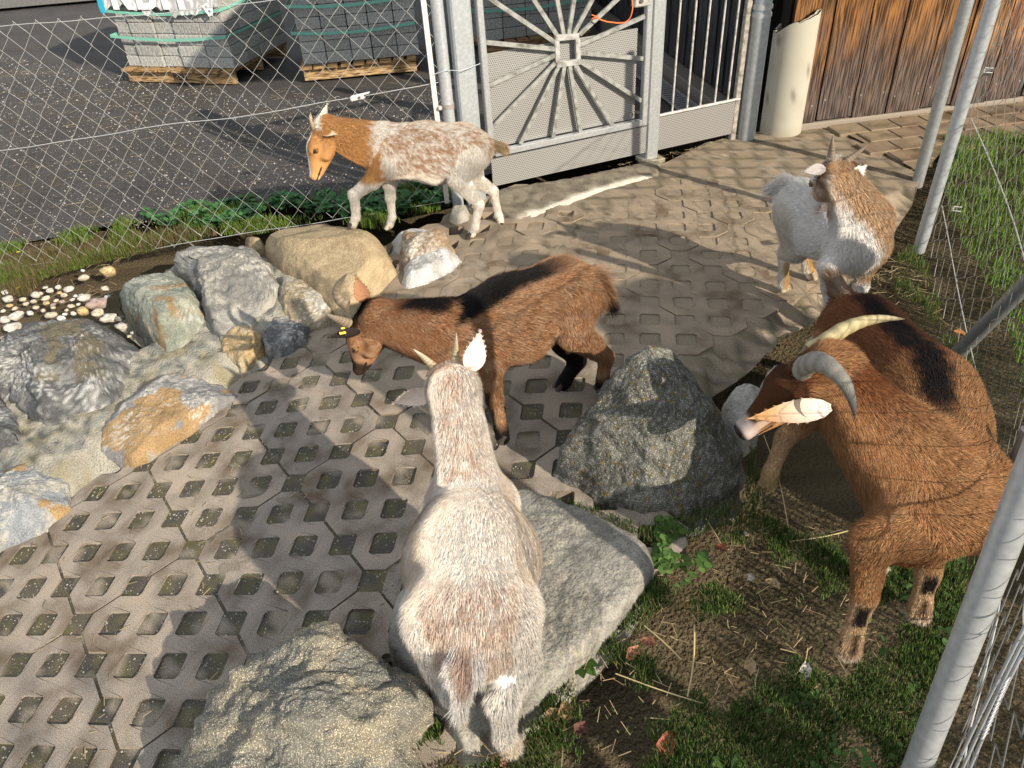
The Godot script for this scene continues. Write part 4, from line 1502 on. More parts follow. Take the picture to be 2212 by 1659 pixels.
	var ap := on_z(1392, 738, -1.86)
	rock("boulder", "rough upright grey boulder with a pointed top in the middle of the pen", [[1176, 1034], [1200, 985], [1260, 940], [1330, 905], [1450, 890], [1560, 900], [1612, 985], [1606, 1062], [1500, 1104], [1390, 1116], [1290, 1086]], 0.0, ap.y - H(ap.x, ap.z), {"apex": xz(ap) + Vector2(0.01, 0.02), "p": 1.22, "q": 1.30, "na": 200, "nr": 64, "amp": 0.020, "freq": 46.0, "facets": 0, "seed": 31, "cols": [Color(0.24, 0.24, 0.205), Color(0.37, 0.365, 0.32), Color(0.46, 0.455, 0.40)], "vein": 0.72, "speck": Color(0.66, 0.66, 0.61)})
	rock("slab", "flat grey stone slab under the cream goat", [[1132, 1040], [1200, 1062], [1330, 1118], [1402, 1164], [1417, 1212], [1392, 1252], [1290, 1382], [1200, 1462], [1100, 1540], [1010, 1560], [920, 1500], [835, 1400], [850, 1310], [920, 1220], [1010, 1120], [1070, 1060]], 0.07, 0.075, {"p": 14.0, "q": 6.0, "na": 180, "nr": 50, "amp": 0.006, "freq": 70.0, "facets": 0, "seed": 36, "grow": 1.0, "cols": [Color(0.235, 0.225, 0.20), Color(0.30, 0.29, 0.26), Color(0.37, 0.34, 0.26)], "vein": 0.7, "cat": "stone slab"})
	rock("stone", "end of a light stone under the hind hooves of the cream goat", [[970, 1540], [1030, 1525], [1050, 1570], [1035, 1630], [1000, 1625], [975, 1590]], 0.01, 0.035, {"na": 48, "nr": 14, "p": 4.0, "seed": 38, "amp": 0.004, "cols": [lt, Color(0.33, 0.31, 0.27)], "cat": "stone"})
	rock("boulder", "large yellowish grey boulder in the foreground at the bottom edge", [[215, 1720], [330, 1600], [450, 1480], [550, 1384], [640, 1332], [720, 1340], [775, 1372], [855, 1410], [908, 1452], [930, 1490], [900, 1540], [885, 1610], [860, 1690], [800, 1760], [400, 1780]], 0.16, 0.30, {"p": 2.3, "q": 2.0, "na": 220, "nr": 70, "amp": 0.034, "freq": 30.0, "facets": 18, "seed": 43, "grain": Vector3(1.0, 1.6, 1.6), "coarse": true, "cols": [Color(0.47, 0.455, 0.39), Color(0.66, 0.59, 0.44), Color(0.36, 0.365, 0.35), Color(0.40, 0.405, 0.37)], "vein": 0.74, "patch": 0.14})
	rock("stone", "light grey stone in front of the nose of the horned goat", [[1560, 862], [1575, 838], [1610, 815], [1640, 818], [1655, 850], [1640, 900], [1610, 925], [1590, 915]], 0.04, 0.085, {"na": 60, "nr": 18, "p": 2.8, "seed": 50, "amp": 0.008, "cols": [Color(0.34, 0.33, 0.30), Color(0.42, 0.41, 0.37)], "cat": "stone"})
	rock("stone", "pale flat stone behind the horned goat's head", [[1640, 815], [1668, 790], [1700, 785], [1712, 805], [1690, 830], [1655, 835]], 0.03, 0.06, {"na": 48, "nr": 14, "p": 2.8, "seed": 51, "amp": 0.006, "cols": [Color(0.38, 0.37, 0.34), lt], "cat": "stone"})
	rock("stone", "grey stone pressed flat in the soil below the white and tan goat", [[1735, 735], [1765, 712], [1800, 715], [1812, 738], [1775, 756]], 0.01, 0.035, {"na": 40, "nr": 12, "p": 3.0, "seed": 53, "amp": 0.005, "cols": [Color(0.30, 0.29, 0.26), lt], "cat": "stone"})

func pebble_mesh(r: RandomNumberGenerator, size: Vector3, col: Color, rough_ := 0.12) -> MB:
	var m := MB.new()
	var NA := 14
	var NR := 9
	var ids := []
	var off := r.randf() * 90.0
	for k in NR + 1:
		var row := []
		for j in NA:
			var a := TAU * j / NA
			var e := PI * k / NR
			var p := Vector3(cos(a) * sin(e), cos(e), sin(a) * sin(e))
			p *= 1.0 + rough_ * 2.6 * n1.get_noise_3d(p.x * 8.0 + off, p.y * 8.0, p.z * 8.0)
			var cc := col * (1.0 + 0.9 * n1.get_noise_3d(p.x * 16.0 + off, p.y * 16.0, p.z * 16.0))
			row.append(m.vert(p * size, p, cc))
		ids.append(row)
	for k in NR:
		for j in NA:
			m.quad(ids[k][j], ids[k][(j + 1) % NA], ids[k + 1][(j + 1) % NA], ids[k + 1][j])
	m.smooth()
	return m

func pebbles() -> void:
	var peb := mat("pebble", Color.WHITE, 0.8, {"spec": 0.3, "tex": t_grain, "scale": Vector3.ONE * 4.0})
	var r := RandomNumberGenerator.new()
	r.seed = 61
	var cream := Color(0.56, 0.49, 0.38)
	var pale := Color(0.60, 0.56, 0.50)
	var white := Color(0.62, 0.62, 0.61)
	var pink := Color(0.40, 0.31, 0.28)
	var yel := Color(0.55, 0.42, 0.22)
	# x, y and width in the corner where they lie, and a colour
	var list := [[40, 325, 45, white], [65, 385, 65, pale], [190, 385, 40, cream], [300, 350, 60, pale], [385, 375, 50, cream], [420, 310, 45, pale], [490, 280, 40, pale], [580, 300, 60, pale], [540, 345, 45, cream], [500, 325, 35, yel], [390, 415, 42, yel], [280, 400, 40, cream], [300, 450, 38, cream], [445, 425, 35, pink], [445, 450, 33, cream], [520, 400, 35, pink], [610, 382, 30, pale], [600, 440, 45, cream], [715, 375, 75, pale], [700, 490, 80, yel], [830, 500, 75, cream], [250, 500, 45, white], [140, 530, 80, pale], [40, 560, 70, pale], [430, 520, 70, cream], [545, 505, 30, white], [515, 545, 50, white], [620, 500, 40, pale], [360, 475, 30, cream], [75, 435, 40, yel], [120, 460, 35, cream], [20, 480, 30, pale], [635, 350, 30, white], [690, 350, 40, pale], [380, 280, 30, pale], [470, 390, 30, cream], [215, 420, 34, cream], [165, 500, 30, cream], [340, 330, 30, cream], [660, 420, 26, pale], [560, 470, 26, cream], [1120, 660, 30, pale], [1090, 690, 26, cream]]
	for e in list:
		var p := on_g(e[0] * 0.254, 547.0 + e[1] * 0.254, 0.015)
		var w: float = e[2] * 0.254 / F * (p - cam_pos).length() * 0.58
		var m := pebble_mesh(r, Vector3(w * 1.08, w * r.randf_range(0.5, 0.75), w * r.randf_range(0.7, 0.95)), e[3])
		var o := put("pebble", m.mesh(), peb)
		o.transform = Transform3D(Basis(Vector3.UP, r.randf_range(-0.6, 0.6)), Vector3(p.x, H(p.x, p.z) + w * 0.36, p.z))
		tag(o, "pale rounded pebble in the loose patch left of the greenish boulder", "pebble", "pebbles left of the greenish boulder")
	for e in [[810, 412, 135, pink, "flat pinkish stone among the white pebbles"], [910, 530, 108, pale, "blocky white stone wedged between the dark and the greenish boulder"], [1020, 602, 90, pale, "white stone at the lower end of the pebble patch beside the greenish boulder"], [1005, 525, 66, Color(0.27, 0.26, 0.23), "grey stone leaning on the greenish boulder"], [100, 612, 110, pale, "crumbly white stone touching the dark boulder"], [20, 695, 55, pink, "pink stone at the left edge above the dark boulder"], [900, 338, 44, white, "egg shaped white pebble beside the greenish boulder"], [882, 272, 58, cream, "knobbly cream pebble above the egg shaped one"], [700, 182, 74, cream, "cream stone alone on the dark soil below the fence"], [690, 115, 30, white, "small white pebble behind the lone cream stone"], [912, 138, 112, yel, "smooth yellow stone behind the greenish boulder"]]:
		var p := on_g(e[0] * 0.254, 547.0 + e[1] * 0.254, 0.03)
		var w: float = e[2] * 0.254 / F * (p - cam_pos).length() * 0.5
		var m := pebble_mesh(r, Vector3(w * 1.1, w * 0.62, w * 0.75), e[3], 0.2)
		var o := put("stone", m.mesh(), peb)
		o.transform = Transform3D(Basis(Vector3.UP, r.randf_range(-0.3, 0.3)), Vector3(p.x, H(p.x, p.z) + w * 0.38, p.z))
		tag(o, e[4], "stone")
	for e in [[1622, 1245, 9, "egg shaped pale pebble on the soil right of the slab"], [1908, 1230, 15, "cream pebble between the front legs of the horned goat"], [1820, 1700, 8, ""], [1613, 1150, 6, "tiny white pebble right of the leafy weed"]]:
		if e[3] == "": continue
		var p := on_g(e[0], e[1], 0.01)
		var w: float = e[2] / F * (p - cam_pos).length()
		var m := pebble_mesh(r, Vector3(w * 0.9, w * 0.7, w * 1.1), Color(0.40, 0.36, 0.29))
		var o := put("pebble", m.mesh(), peb)
		o.position = Vector3(p.x, H(p.x, p.z) + w * 0.45, p.z)
		tag(o, e[3], "pebble")


# ---------------------------------------------------------------- plants
func leaf(m: MB, base: Vector3, dir: Vector3, len: float, wide: float, col: Color, droop := 0.5, fold := 0.25) -> void:
	var d := dir.normalized()
	var side := d.cross(Vector3.UP).normalized()
	var rows := []
	for k in 6:
		var t := k / 5.0
		var w := wide * (0.15 + 0.85 * sin(PI * pow(t, 0.8))) * 0.5 if t < 1.0 else 0.001
		var p := base + d * len * t + Vector3.DOWN * len * droop * t * t * 0.5
		var u := side.cross(d).normalized()
		rows.append([m.vert(p - side * w + u * w * fold, u, col * 0.95), m.vert(p, u, col * 1.15), m.vert(p + side * w + u * w * fold, u, col * 0.95)])
	for k in 5:
		for b in 2:
			m.quad(rows[k][b], rows[k][b + 1], rows[k + 1][b + 1], rows[k + 1][b])

func plants() -> void:
	var green := mat("blade", Color.WHITE, 0.6, {"spec": 0.3, "back": 0.4})
	var sm := strand_mesh(0.35)
	var greens := [Color(0.060, 0.105, 0.022), Color(0.085, 0.135, 0.03), Color(0.045, 0.085, 0.02), Color(0.12, 0.155, 0.045)]
	var dull := [Color(0.065, 0.115, 0.025), Color(0.085, 0.14, 0.032), Color(0.13, 0.145, 0.05), Color(0.05, 0.09, 0.02)]
	var straw := [Color(0.34, 0.26, 0.14), Color(0.26, 0.19, 0.10), Color(0.20, 0.17, 0.07), Color(0.10, 0.13, 0.03)]
	# lawn beyond the right fence
	var lawn := PackedVector2Array([xz(on_h(2034, 302, 0.05)), Vector2(4.6, -4.3), Vector2(4.6, -0.5), Vector2(1.2, -0.3), Vector2(1.08, -0.62), Vector2(1.55, -1.6), Vector2(1.95, -2.5), Vector2(2.10, -3.2), Vector2(2.35, -3.85)])
	tag(many("lawn", sm, green, blades(lawn, 52000, 0.035, 0.075, 0.0046, [Color(0.11, 0.20, 0.03), Color(0.15, 0.25, 0.045), Color(0.07, 0.14, 0.025), Color(0.19, 0.26, 0.08)], func(x, z): return clampf(0.8 + n1.get_noise_2d(x * 30.0, z * 30.0), 0.15, 1.0))), "short green lawn beyond the right fence", "grass")
	# thin grass on the soil at the bottom right
	var soilg := gpoly([[1190, 1480], [1300, 1385], [1400, 1250], [1420, 1120], [1560, 1090], [1700, 1120], [1960, 1180], [2120, 1140], [2010, 1720], [850, 1720], [880, 1560], [950, 1560], [960, 1660], [1130, 1640], [1150, 1520]])
	var sd := func(x, z):
		var v := n1.get_noise_2d(x * 36.0 + 7.0, z * 36.0)
		var bare := smoothstep(0.45, 0.12, Vector2(x - 0.62, (z + 1.40) * 0.9).length())
		var bare2 := smoothstep(0.28, 0.08, Vector2(x - 0.30, (z + 1.05)).length())
		return clampf(0.42 + v * 2.4 - bare * 0.75 - bare2 * 0.55 + 0.5 * smoothstep(-1.05, -0.75, z), 0.01, 1.0)
	tag(many("thin_grass", sm, green, blades(soilg, 26000, 0.014, 0.036, 0.0034, dull, sd)), "thin patchy grass on the soil at the bottom right", "grass")
	# tufts round the big stones
	var ring := gpoly([[1190, 1075], [1290, 1105], [1400, 1140], [1480, 1110], [1610, 1080], [1620, 960], [1660, 1100], [1560, 1150], [1420, 1180], [1300, 1140]])
	tag(many("grass_fringe", sm, green, blades(ring, 1300, 0.02, 0.045, 0.003, dull, func(x, z): return 0.7)), "grass fringe between the upright boulder and the slab", "grass")
	var edge := gpoly([[1935, 560], [1985, 525], [2040, 700], [2110, 800], [2180, 1050], [2130, 1120], [2060, 780], [1990, 660], [1930, 640]])
	tag(many("fence_grass", sm, green, blades(edge, 2600, 0.02, 0.05, 0.0032, dull, func(x, z): return clampf(0.5 + n1.get_noise_2d(x * 50.0, z * 50.0) * 2.0, 0.05, 1.0))), "dark rough grass along the foot of the right fence", "grass")
	# strip along the left fence
	var strip := gpoly([[0, 528], [120, 508], [260, 480], [400, 460], [640, 430], [760, 418], [985, 396], [1000, 425], [960, 452], [880, 470], [840, 500], [700, 478], [560, 505], [480, 508], [360, 535], [200, 572], [100, 600], [0, 618]])
	var n := func(x, z): return clampf(0.45 + n1.get_noise_2d(x * 26.0 + 3.0, z * 26.0) * 3.0, 0.02, 1.0)
	var bright := [Color(0.14, 0.24, 0.03), Color(0.18, 0.28, 0.045), Color(0.09, 0.17, 0.025), Color(0.26, 0.28, 0.10)]
	tag(many("verge_grass", sm, green, blades(strip, 10000, 0.022, 0.065, 0.0042, bright, n)), "bright green grass along the foot of the wire fence", "grass")
	var dry := gpoly([[0, 560], [200, 530], [400, 500], [480, 505], [360, 535], [200, 572], [100, 600], [60, 640], [0, 640]])
	tag(many("dry_grass", sm, green, blades(dry, 6500, 0.03, 0.085, 0.0026, straw, func(x, z): return clampf(0.7 + n1.get_noise_2d(x * 40.0, z * 40.0), 0.1, 1.0))), "dry straw coloured grass in front of the wire fence", "grass")
	# clover and ivy leaves
	var disc := MB.new()
	var c0 := disc.vert(Vector3(0, 0.1, 0), Vector3.UP)
	var rim := []
	for k in 8:
		var a := TAU * k / 8.0
		rim.append(disc.vert(Vector3(cos(a), 0.0 if k % 2 else 0.15, sin(a)) * 0.5, Vector3.UP))
	for k in 8:
		disc.tri(c0, rim[k], rim[(k + 1) % 8])
	var dm := disc.mesh()
	for e in [[gpoly([[300, 470], [430, 448], [640, 428], [760, 418], [985, 398], [985, 440], [860, 470], [800, 470], [640, 456], [480, 492], [380, 498]]), 3000, 0.036, Color(0.045, 0.125, 0.04), "clover", "dark green clover under the wire fence"], [gpoly([[1420, 1120], [1520, 1110], [1530, 1230], [1440, 1290], [1400, 1250]]), 420, 0.022, Color(0.065, 0.12, 0.03), "ground_cover", "small round leaves between slab and upright boulder"], [gpoly([[1700, 1500], [1980, 1480], [2010, 1690], [1500, 1690]]), 380, 0.014, Color(0.05, 0.10, 0.025), "ground_cover", "tiny round leaves in the grass at the bottom edge"], [gpoly([[1900, 1180], [2080, 1180], [2060, 1400], [1900, 1420]]), 320, 0.018, Color(0.045, 0.09, 0.025), "ground_cover", "small dark leaves under the horned goat"]]:
		var buf := PackedFloat32Array()
		var lo: Vector2 = e[0][0]
		var hi: Vector2 = e[0][0]
		for p in e[0]:
			lo = lo.min(p)
			hi = hi.max(p)
		var cnt := 0
		while cnt < e[1]:
			var p := Vector2(rng.randf_range(lo.x, hi.x), rng.randf_range(lo.y, hi.y))
			if not Geometry2D.is_point_in_polygon(p, e[0]):
				continue
			cnt += 1
			if n1.get_noise_2d(p.x * 45.0, p.y * 45.0) < -0.1:
				continue
			var up := (Vector3.UP + Vector3(rng.randfn(), 0, rng.randfn()) * 0.35).normalized()
			var x := up.cross(Vector3(cos(rng.randf() * TAU), 0, sin(rng.randf() * TAU))).normalized()
			var s: float = e[2] * rng.randf_range(0.6, 1.3)
			pack(buf, x * s, up * s, x.cross(up) * s, Vector3(p.x, H(p.x, p.y) + rng.randf_range(0.005, 0.055 if e[2] > 0.03 else 0.018), p.y), e[3] * rng.randf_range(0.65, 1.5))
		tag(many(e[4], dm, green, buf), e[5], "ground cover")
	# broad leaved weeds
	for e in [[1248, 1432, 8, 0.060, "broad leaved plantain at the edge of the slab beside the cream goat"], [1452, 1150, 11, 0.052, "leafy green weed below the upright boulder"], [1465, 1215, 9, 0.042, "low weed right of the slab corner"]]:
		var p := on_g(e[0], e[1])
		var w := thing("weed", e[4], "plant", Vector3(p.x, H(p.x, p.z), p.z))
		for k in e[2]:
			var m := MB.new()
			var a: float = TAU * k / e[2] + rng.randf_range(-0.3, 0.3)
			var up := rng.randf_range(0.15, 0.9)
			leaf(m, p + Vector3(cos(a), 0.3, sin(a)) * 0.006, Vector3(cos(a), up, sin(a)), e[3] * rng.randf_range(0.7, 1.2), e[3] * 0.52, Color(0.065, 0.125, 0.028) * rng.randf_range(0.8, 1.3), 0.7)
			put("leaf", m.mesh(), green, w)
	for e in [[40, 545, "dandelion flower in the dry grass at the left picture edge"], [40, 622, "dandelion flower beside the white pebbles at the left picture edge"]]:
		var p := on_g(e[0], e[1], 0.03)
		var m := MB.new()
		for k in 14:
			var a := TAU * k / 14.0
			leaf(m, p, Vector3(cos(a), 0.4, sin(a)), 0.014, 0.007, Color(0.70, 0.52, 0.03), 0.3)
		var o := put("dandelion", m.mesh(), green)
		based(o, m, p)
		tag(o, e[2], "flower")


# ---------------------------------------------------------------- straws, twigs, dead leaves
func litter() -> void:
	var strawm := mat("straw", Color.WHITE, 0.7, {"spec": 0.3})
	var leafm := mat("dead_leaf", Color.WHITE, 0.8, {"spec": 0.2, "back": 0.3})
	var st := MB.new()
	st.tube([Vector3(0, 0, -0.5), Vector3(0.02, 0.01, 0), Vector3(0, 0, 0.5)], [0.5, 0.5, 0.4], 5, Color.WHITE)
	for k in st.v.size():
		st.v[k] = Vector3(st.v[k].x * 1.0, st.v[k].y, st.v[k].z)
	var chaff := MB.new()
	chaff.box(Transform3D(), Vector3(1, 0.6, 1), 0.0)
	var cm := chaff.mesh()
	for e in [[gpoly([[0, 540], [640, 434], [960, 400], [940, 170], [520, 195], [0, 120]]), 520, "straw_litter", "fine straw scattered over the asphalt yard", 0.03, 0.11], [gpoly([[1090, 470], [1430, 370], [1700, 300], [1900, 330], [1960, 480], [1780, 690], [1600, 800], [1300, 700]]), 150, "straw_litter", "short straw bits on the pavers near the gate", 0.01, 0.04], [gpoly([[0, 1200], [600, 780], [900, 700], [900, 1250], [500, 1650], [0, 1650]]), 150, "straw_litter", "short straw bits on the pavers in front", 0.01, 0.035], [gpoly([[1200, 1480], [1420, 1200], [1700, 1080], [1960, 1200], [2000, 1660], [900, 1660]]), 330, "straw_litter", "twig and straw bits on the bottom right soil", 0.012, 0.05], [gpoly([[1780, 700], [1960, 530], [2040, 700], [1960, 640], [1840, 740], [1660, 840]]), 130, "straw_litter", "hay along the foot of the far fence post", 0.02, 0.07], [gpoly([[1300, 365], [1500, 320], [1600, 290], [1600, 300], [1440, 345]]), 60, "straw_litter", "hay under the railing by the gate", 0.015, 0.05], [gpoly([[60, 560], [300, 530], [240, 640], [90, 680]]), 60, "straw_litter", "dry stalks above the pebble patch", 0.03, 0.09]]:
		var buf := PackedFloat32Array()
		var lo: Vector2 = e[0][0]
		var hi: Vector2 = e[0][0]
		for p in e[0]:
			lo = lo.min(p)
			hi = hi.max(p)
		var cnt := 0
		while cnt < e[1]:
			var p := Vector2(rng.randf_range(lo.x, hi.x), rng.randf_range(lo.y, hi.y))
			if not Geometry2D.is_point_in_polygon(p, e[0]):
				continue
			cnt += 1
			var a := rng.randf() * TAU
			var ln := rng.randf_range(e[4], e[5])
			var z := Vector3(cos(a), rng.randf_range(-0.1, 0.12), sin(a)).normalized()
			var x := z.cross(Vector3.UP).normalized()
			var c := Color(0.42, 0.33, 0.18).lerp(Color(0.15, 0.105, 0.06), rng.randf())
			pack(buf, x * 0.0017, x.cross(z) * -0.0014, z * ln, Vector3(p.x, H(p.x, p.y) + 0.006, p.y), c)
		tag(many(e[2], cm, strawm, buf), e[3], "straw")
	# small stones lying on the asphalt
	var gb := PackedFloat32Array()
	var gp := gpoly([[0, 535], [640, 434], [960, 400], [950, 200], [520, 200], [0, 120]])
	var gl: Vector2 = gp[0]
	var gh: Vector2 = gp[0]
	for p in gp:
		gl = gl.min(p)
		gh = gh.max(p)
	var gc := 0
	while gc < 5000:
		var p := Vector2(rng.randf_range(gl.x, gh.x), rng.randf_range(gl.y, gh.y))
		if not Geometry2D.is_point_in_polygon(p, gp):
			continue
		gc += 1
		var s := 0.0022 + 0.006 * pow(rng.randf(), 3.0)
		pack(gb, Vector3(s, 0, 0), Vector3(0, s * 0.7, 0), Vector3(0, 0, s), Vector3(p.x, H(p.x, p.y) - 0.003, p.y), Color(0.25, 0.24, 0.235) * rng.randf_range(0.35, 1.5))
	var r := RandomNumberGenerator.new()
	r.seed = 4
	tag(many("grit_stones", pebble_mesh(r, Vector3.ONE, Color.WHITE).mesh(), strawm, gb), "small loose stones on the asphalt yard", "gravel")
	var pb := PackedFloat32Array()
	var pg := gpoly([[0, 1190], [130, 1100], [370, 950], [600, 780], [800, 670], [1000, 600], [1300, 800], [1200, 1000], [900, 1250], [560, 1660], [0, 1660]])
	gl = pg[0]
	gh = pg[0]
	for p in pg:
		gl = gl.min(p)
		gh = gh.max(p)
	gc = 0
	while gc < 9000:
		var p := Vector2(rng.randf_range(gl.x, gh.x), rng.randf_range(gl.y, gh.y))
		if not Geometry2D.is_point_in_polygon(p, pg):
			continue
		gc += 1
		var s := rng.randf_range(0.0012, 0.0036)
		pack(pb, Vector3(s, 0, 0), Vector3(0, s * 0.7, 0), Vector3(0, 0, s), Vector3(p.x, H(p.x, p.y) - 0.0052, p.y), Color(0.24, 0.225, 0.20) * rng.randf_range(0.25, 1.4))
	var pebm := MB.new()
	pebm.box(Transform3D(Basis(Vector3(1, 1, 0).normalized(), 0.7), Vector3.ZERO), Vector3(1.6, 1.4, 1.8), 0.4)
	tag(many("grit_specks", pebm.mesh(), strawm, pb), "small pale grit grains in the openings of the pavers", "gravel")
	# stalks one can point at
	for e in [[1392, 1352, 1472, 1425, "long bent twig crossing the soil below the plantain", 0.0035, 0.05], [1330, 1455, 1520, 1520, "long brown stalk beside the dead leaves at the bottom", 0.003, 0.03], [1650, 940, 1705, 1150, "pale stalk standing on the soil left of the horned goat's chest", 0.0025, 0.1], [1705, 1170, 1855, 1140, "straight straw beside the horned goat's foreleg", 0.0032, 0.02], [1485, 1505, 1500, 1350, "short yellow straw on the bare soil", 0.004, 0.0], [1715, 1460, 1745, 1400, "thin straw in the grass near the front hoof", 0.002, 0.02], [1525, 1120, 1575, 1210, "thin white straw right of the weed", 0.002, 0.0]]:
		var a := on_g(e[0], e[1], 0.008)
		var b := on_g(e[2], e[3], 0.008)
		var m := MB.new()
		var mid := (a + b) * 0.5 + Vector3(0.004, e[6] * 0.15, 0.008)
		m.tube(spline([a, mid, b], 10), e[5] * 0.6, 6, Color(0.44, 0.35, 0.19))
		var o := put("straw", m.mesh(), strawm)
		based(o, m, (a + b) * 0.5)
		tag(o, e[4], "straw")
	for e in [[1368, 1412, 0.030, Color(0.42, 0.20, 0.125), "curled pinkish dead leaf right of the plantain"], [1400, 1388, 0.028, Color(0.26, 0.12, 0.08), "crumpled dark red leaf beside the pinkish one"], [1440, 1612, 0.040, Color(0.28, 0.10, 0.06), "rust red dead leaf at the bottom edge"], [1195, 1548, 0.034, Color(0.36, 0.24, 0.14), "pale brown folded leaf right of the cream goat's hoof"], [1222, 1540, 0.034, Color(0.30, 0.18, 0.10), "brown leaf next to the folded one"], [1255, 1575, 0.030, Color(0.13, 0.065, 0.05), "dark dried leaf below the folded pair"], [1557, 1185, 0.026, Color(0.20, 0.075, 0.045), "dark red leaf beside the thin white straw"], [1668, 1262, 0.030, Color(0.30, 0.23, 0.13), "tan leaf curled on the bare soil near the pebble"], [1620, 1440, 0.028, Color(0.36, 0.27, 0.15), "curled straw coloured leaf in the middle of the soil"], [1740, 1450, 0.026, Color(0.44, 0.42, 0.38), "grey feather like leaf in the grass"], [700, 1470, 0.0, Color(), ""], [2075, 722, 0.034, Color(0.30, 0.14, 0.06), "orange brown leaf under the right fence brace"], [905, 1495, 0.024, Color(0.20, 0.09, 0.06), "dark leaf between the front boulder and the cream goat"], [1095, 1655, 0.026, Color(0.34, 0.18, 0.12), "reddish leaf under the hoof of the cream goat"], [1700, 745, 0.022, Color(0.32, 0.18, 0.10), "small brown leaf by the far stones"]]:
		if e[2] == 0.0: continue
		var p := on_g(e[0], e[1], 0.008)
		var m := MB.new()
		var a := rng.randf() * TAU
		var d := Vector3(cos(a), 0.25, sin(a)).normalized()
		var side := d.cross(Vector3.UP).normalized()
		var rows := []
		for k in 7:
			var t := k / 6.0
			var row := []
			for b in 5:
				var u := b / 2.0 - 1.0
				var w: float = e[2] * (0.2 + 0.75 * sin(PI * clampf(t * 0.95 + 0.03, 0, 1))) * (1.0 + 0.25 * sin(k * 4.1 + b))
				row.append(m.vert(p + d * e[2] * (t - 0.5) * 1.5 + side * u * w * 0.55 + Vector3.UP * (0.35 * w * u * u + 0.006 * sin(k * 2.3 + b * 1.9)), Vector3.UP, e[3] * rng.randf_range(0.75, 1.2)))
			rows.append(row)
		for k in 6:
			for b in 4:
				m.quad(rows[k][b], rows[k][b + 1], rows[k + 1][b + 1], rows[k + 1][b])
		m.smooth()
		var o := put("dead_leaf", m.mesh(), leafm)
		based(o, m, p)
		tag(o, e[4], "dead leaf")


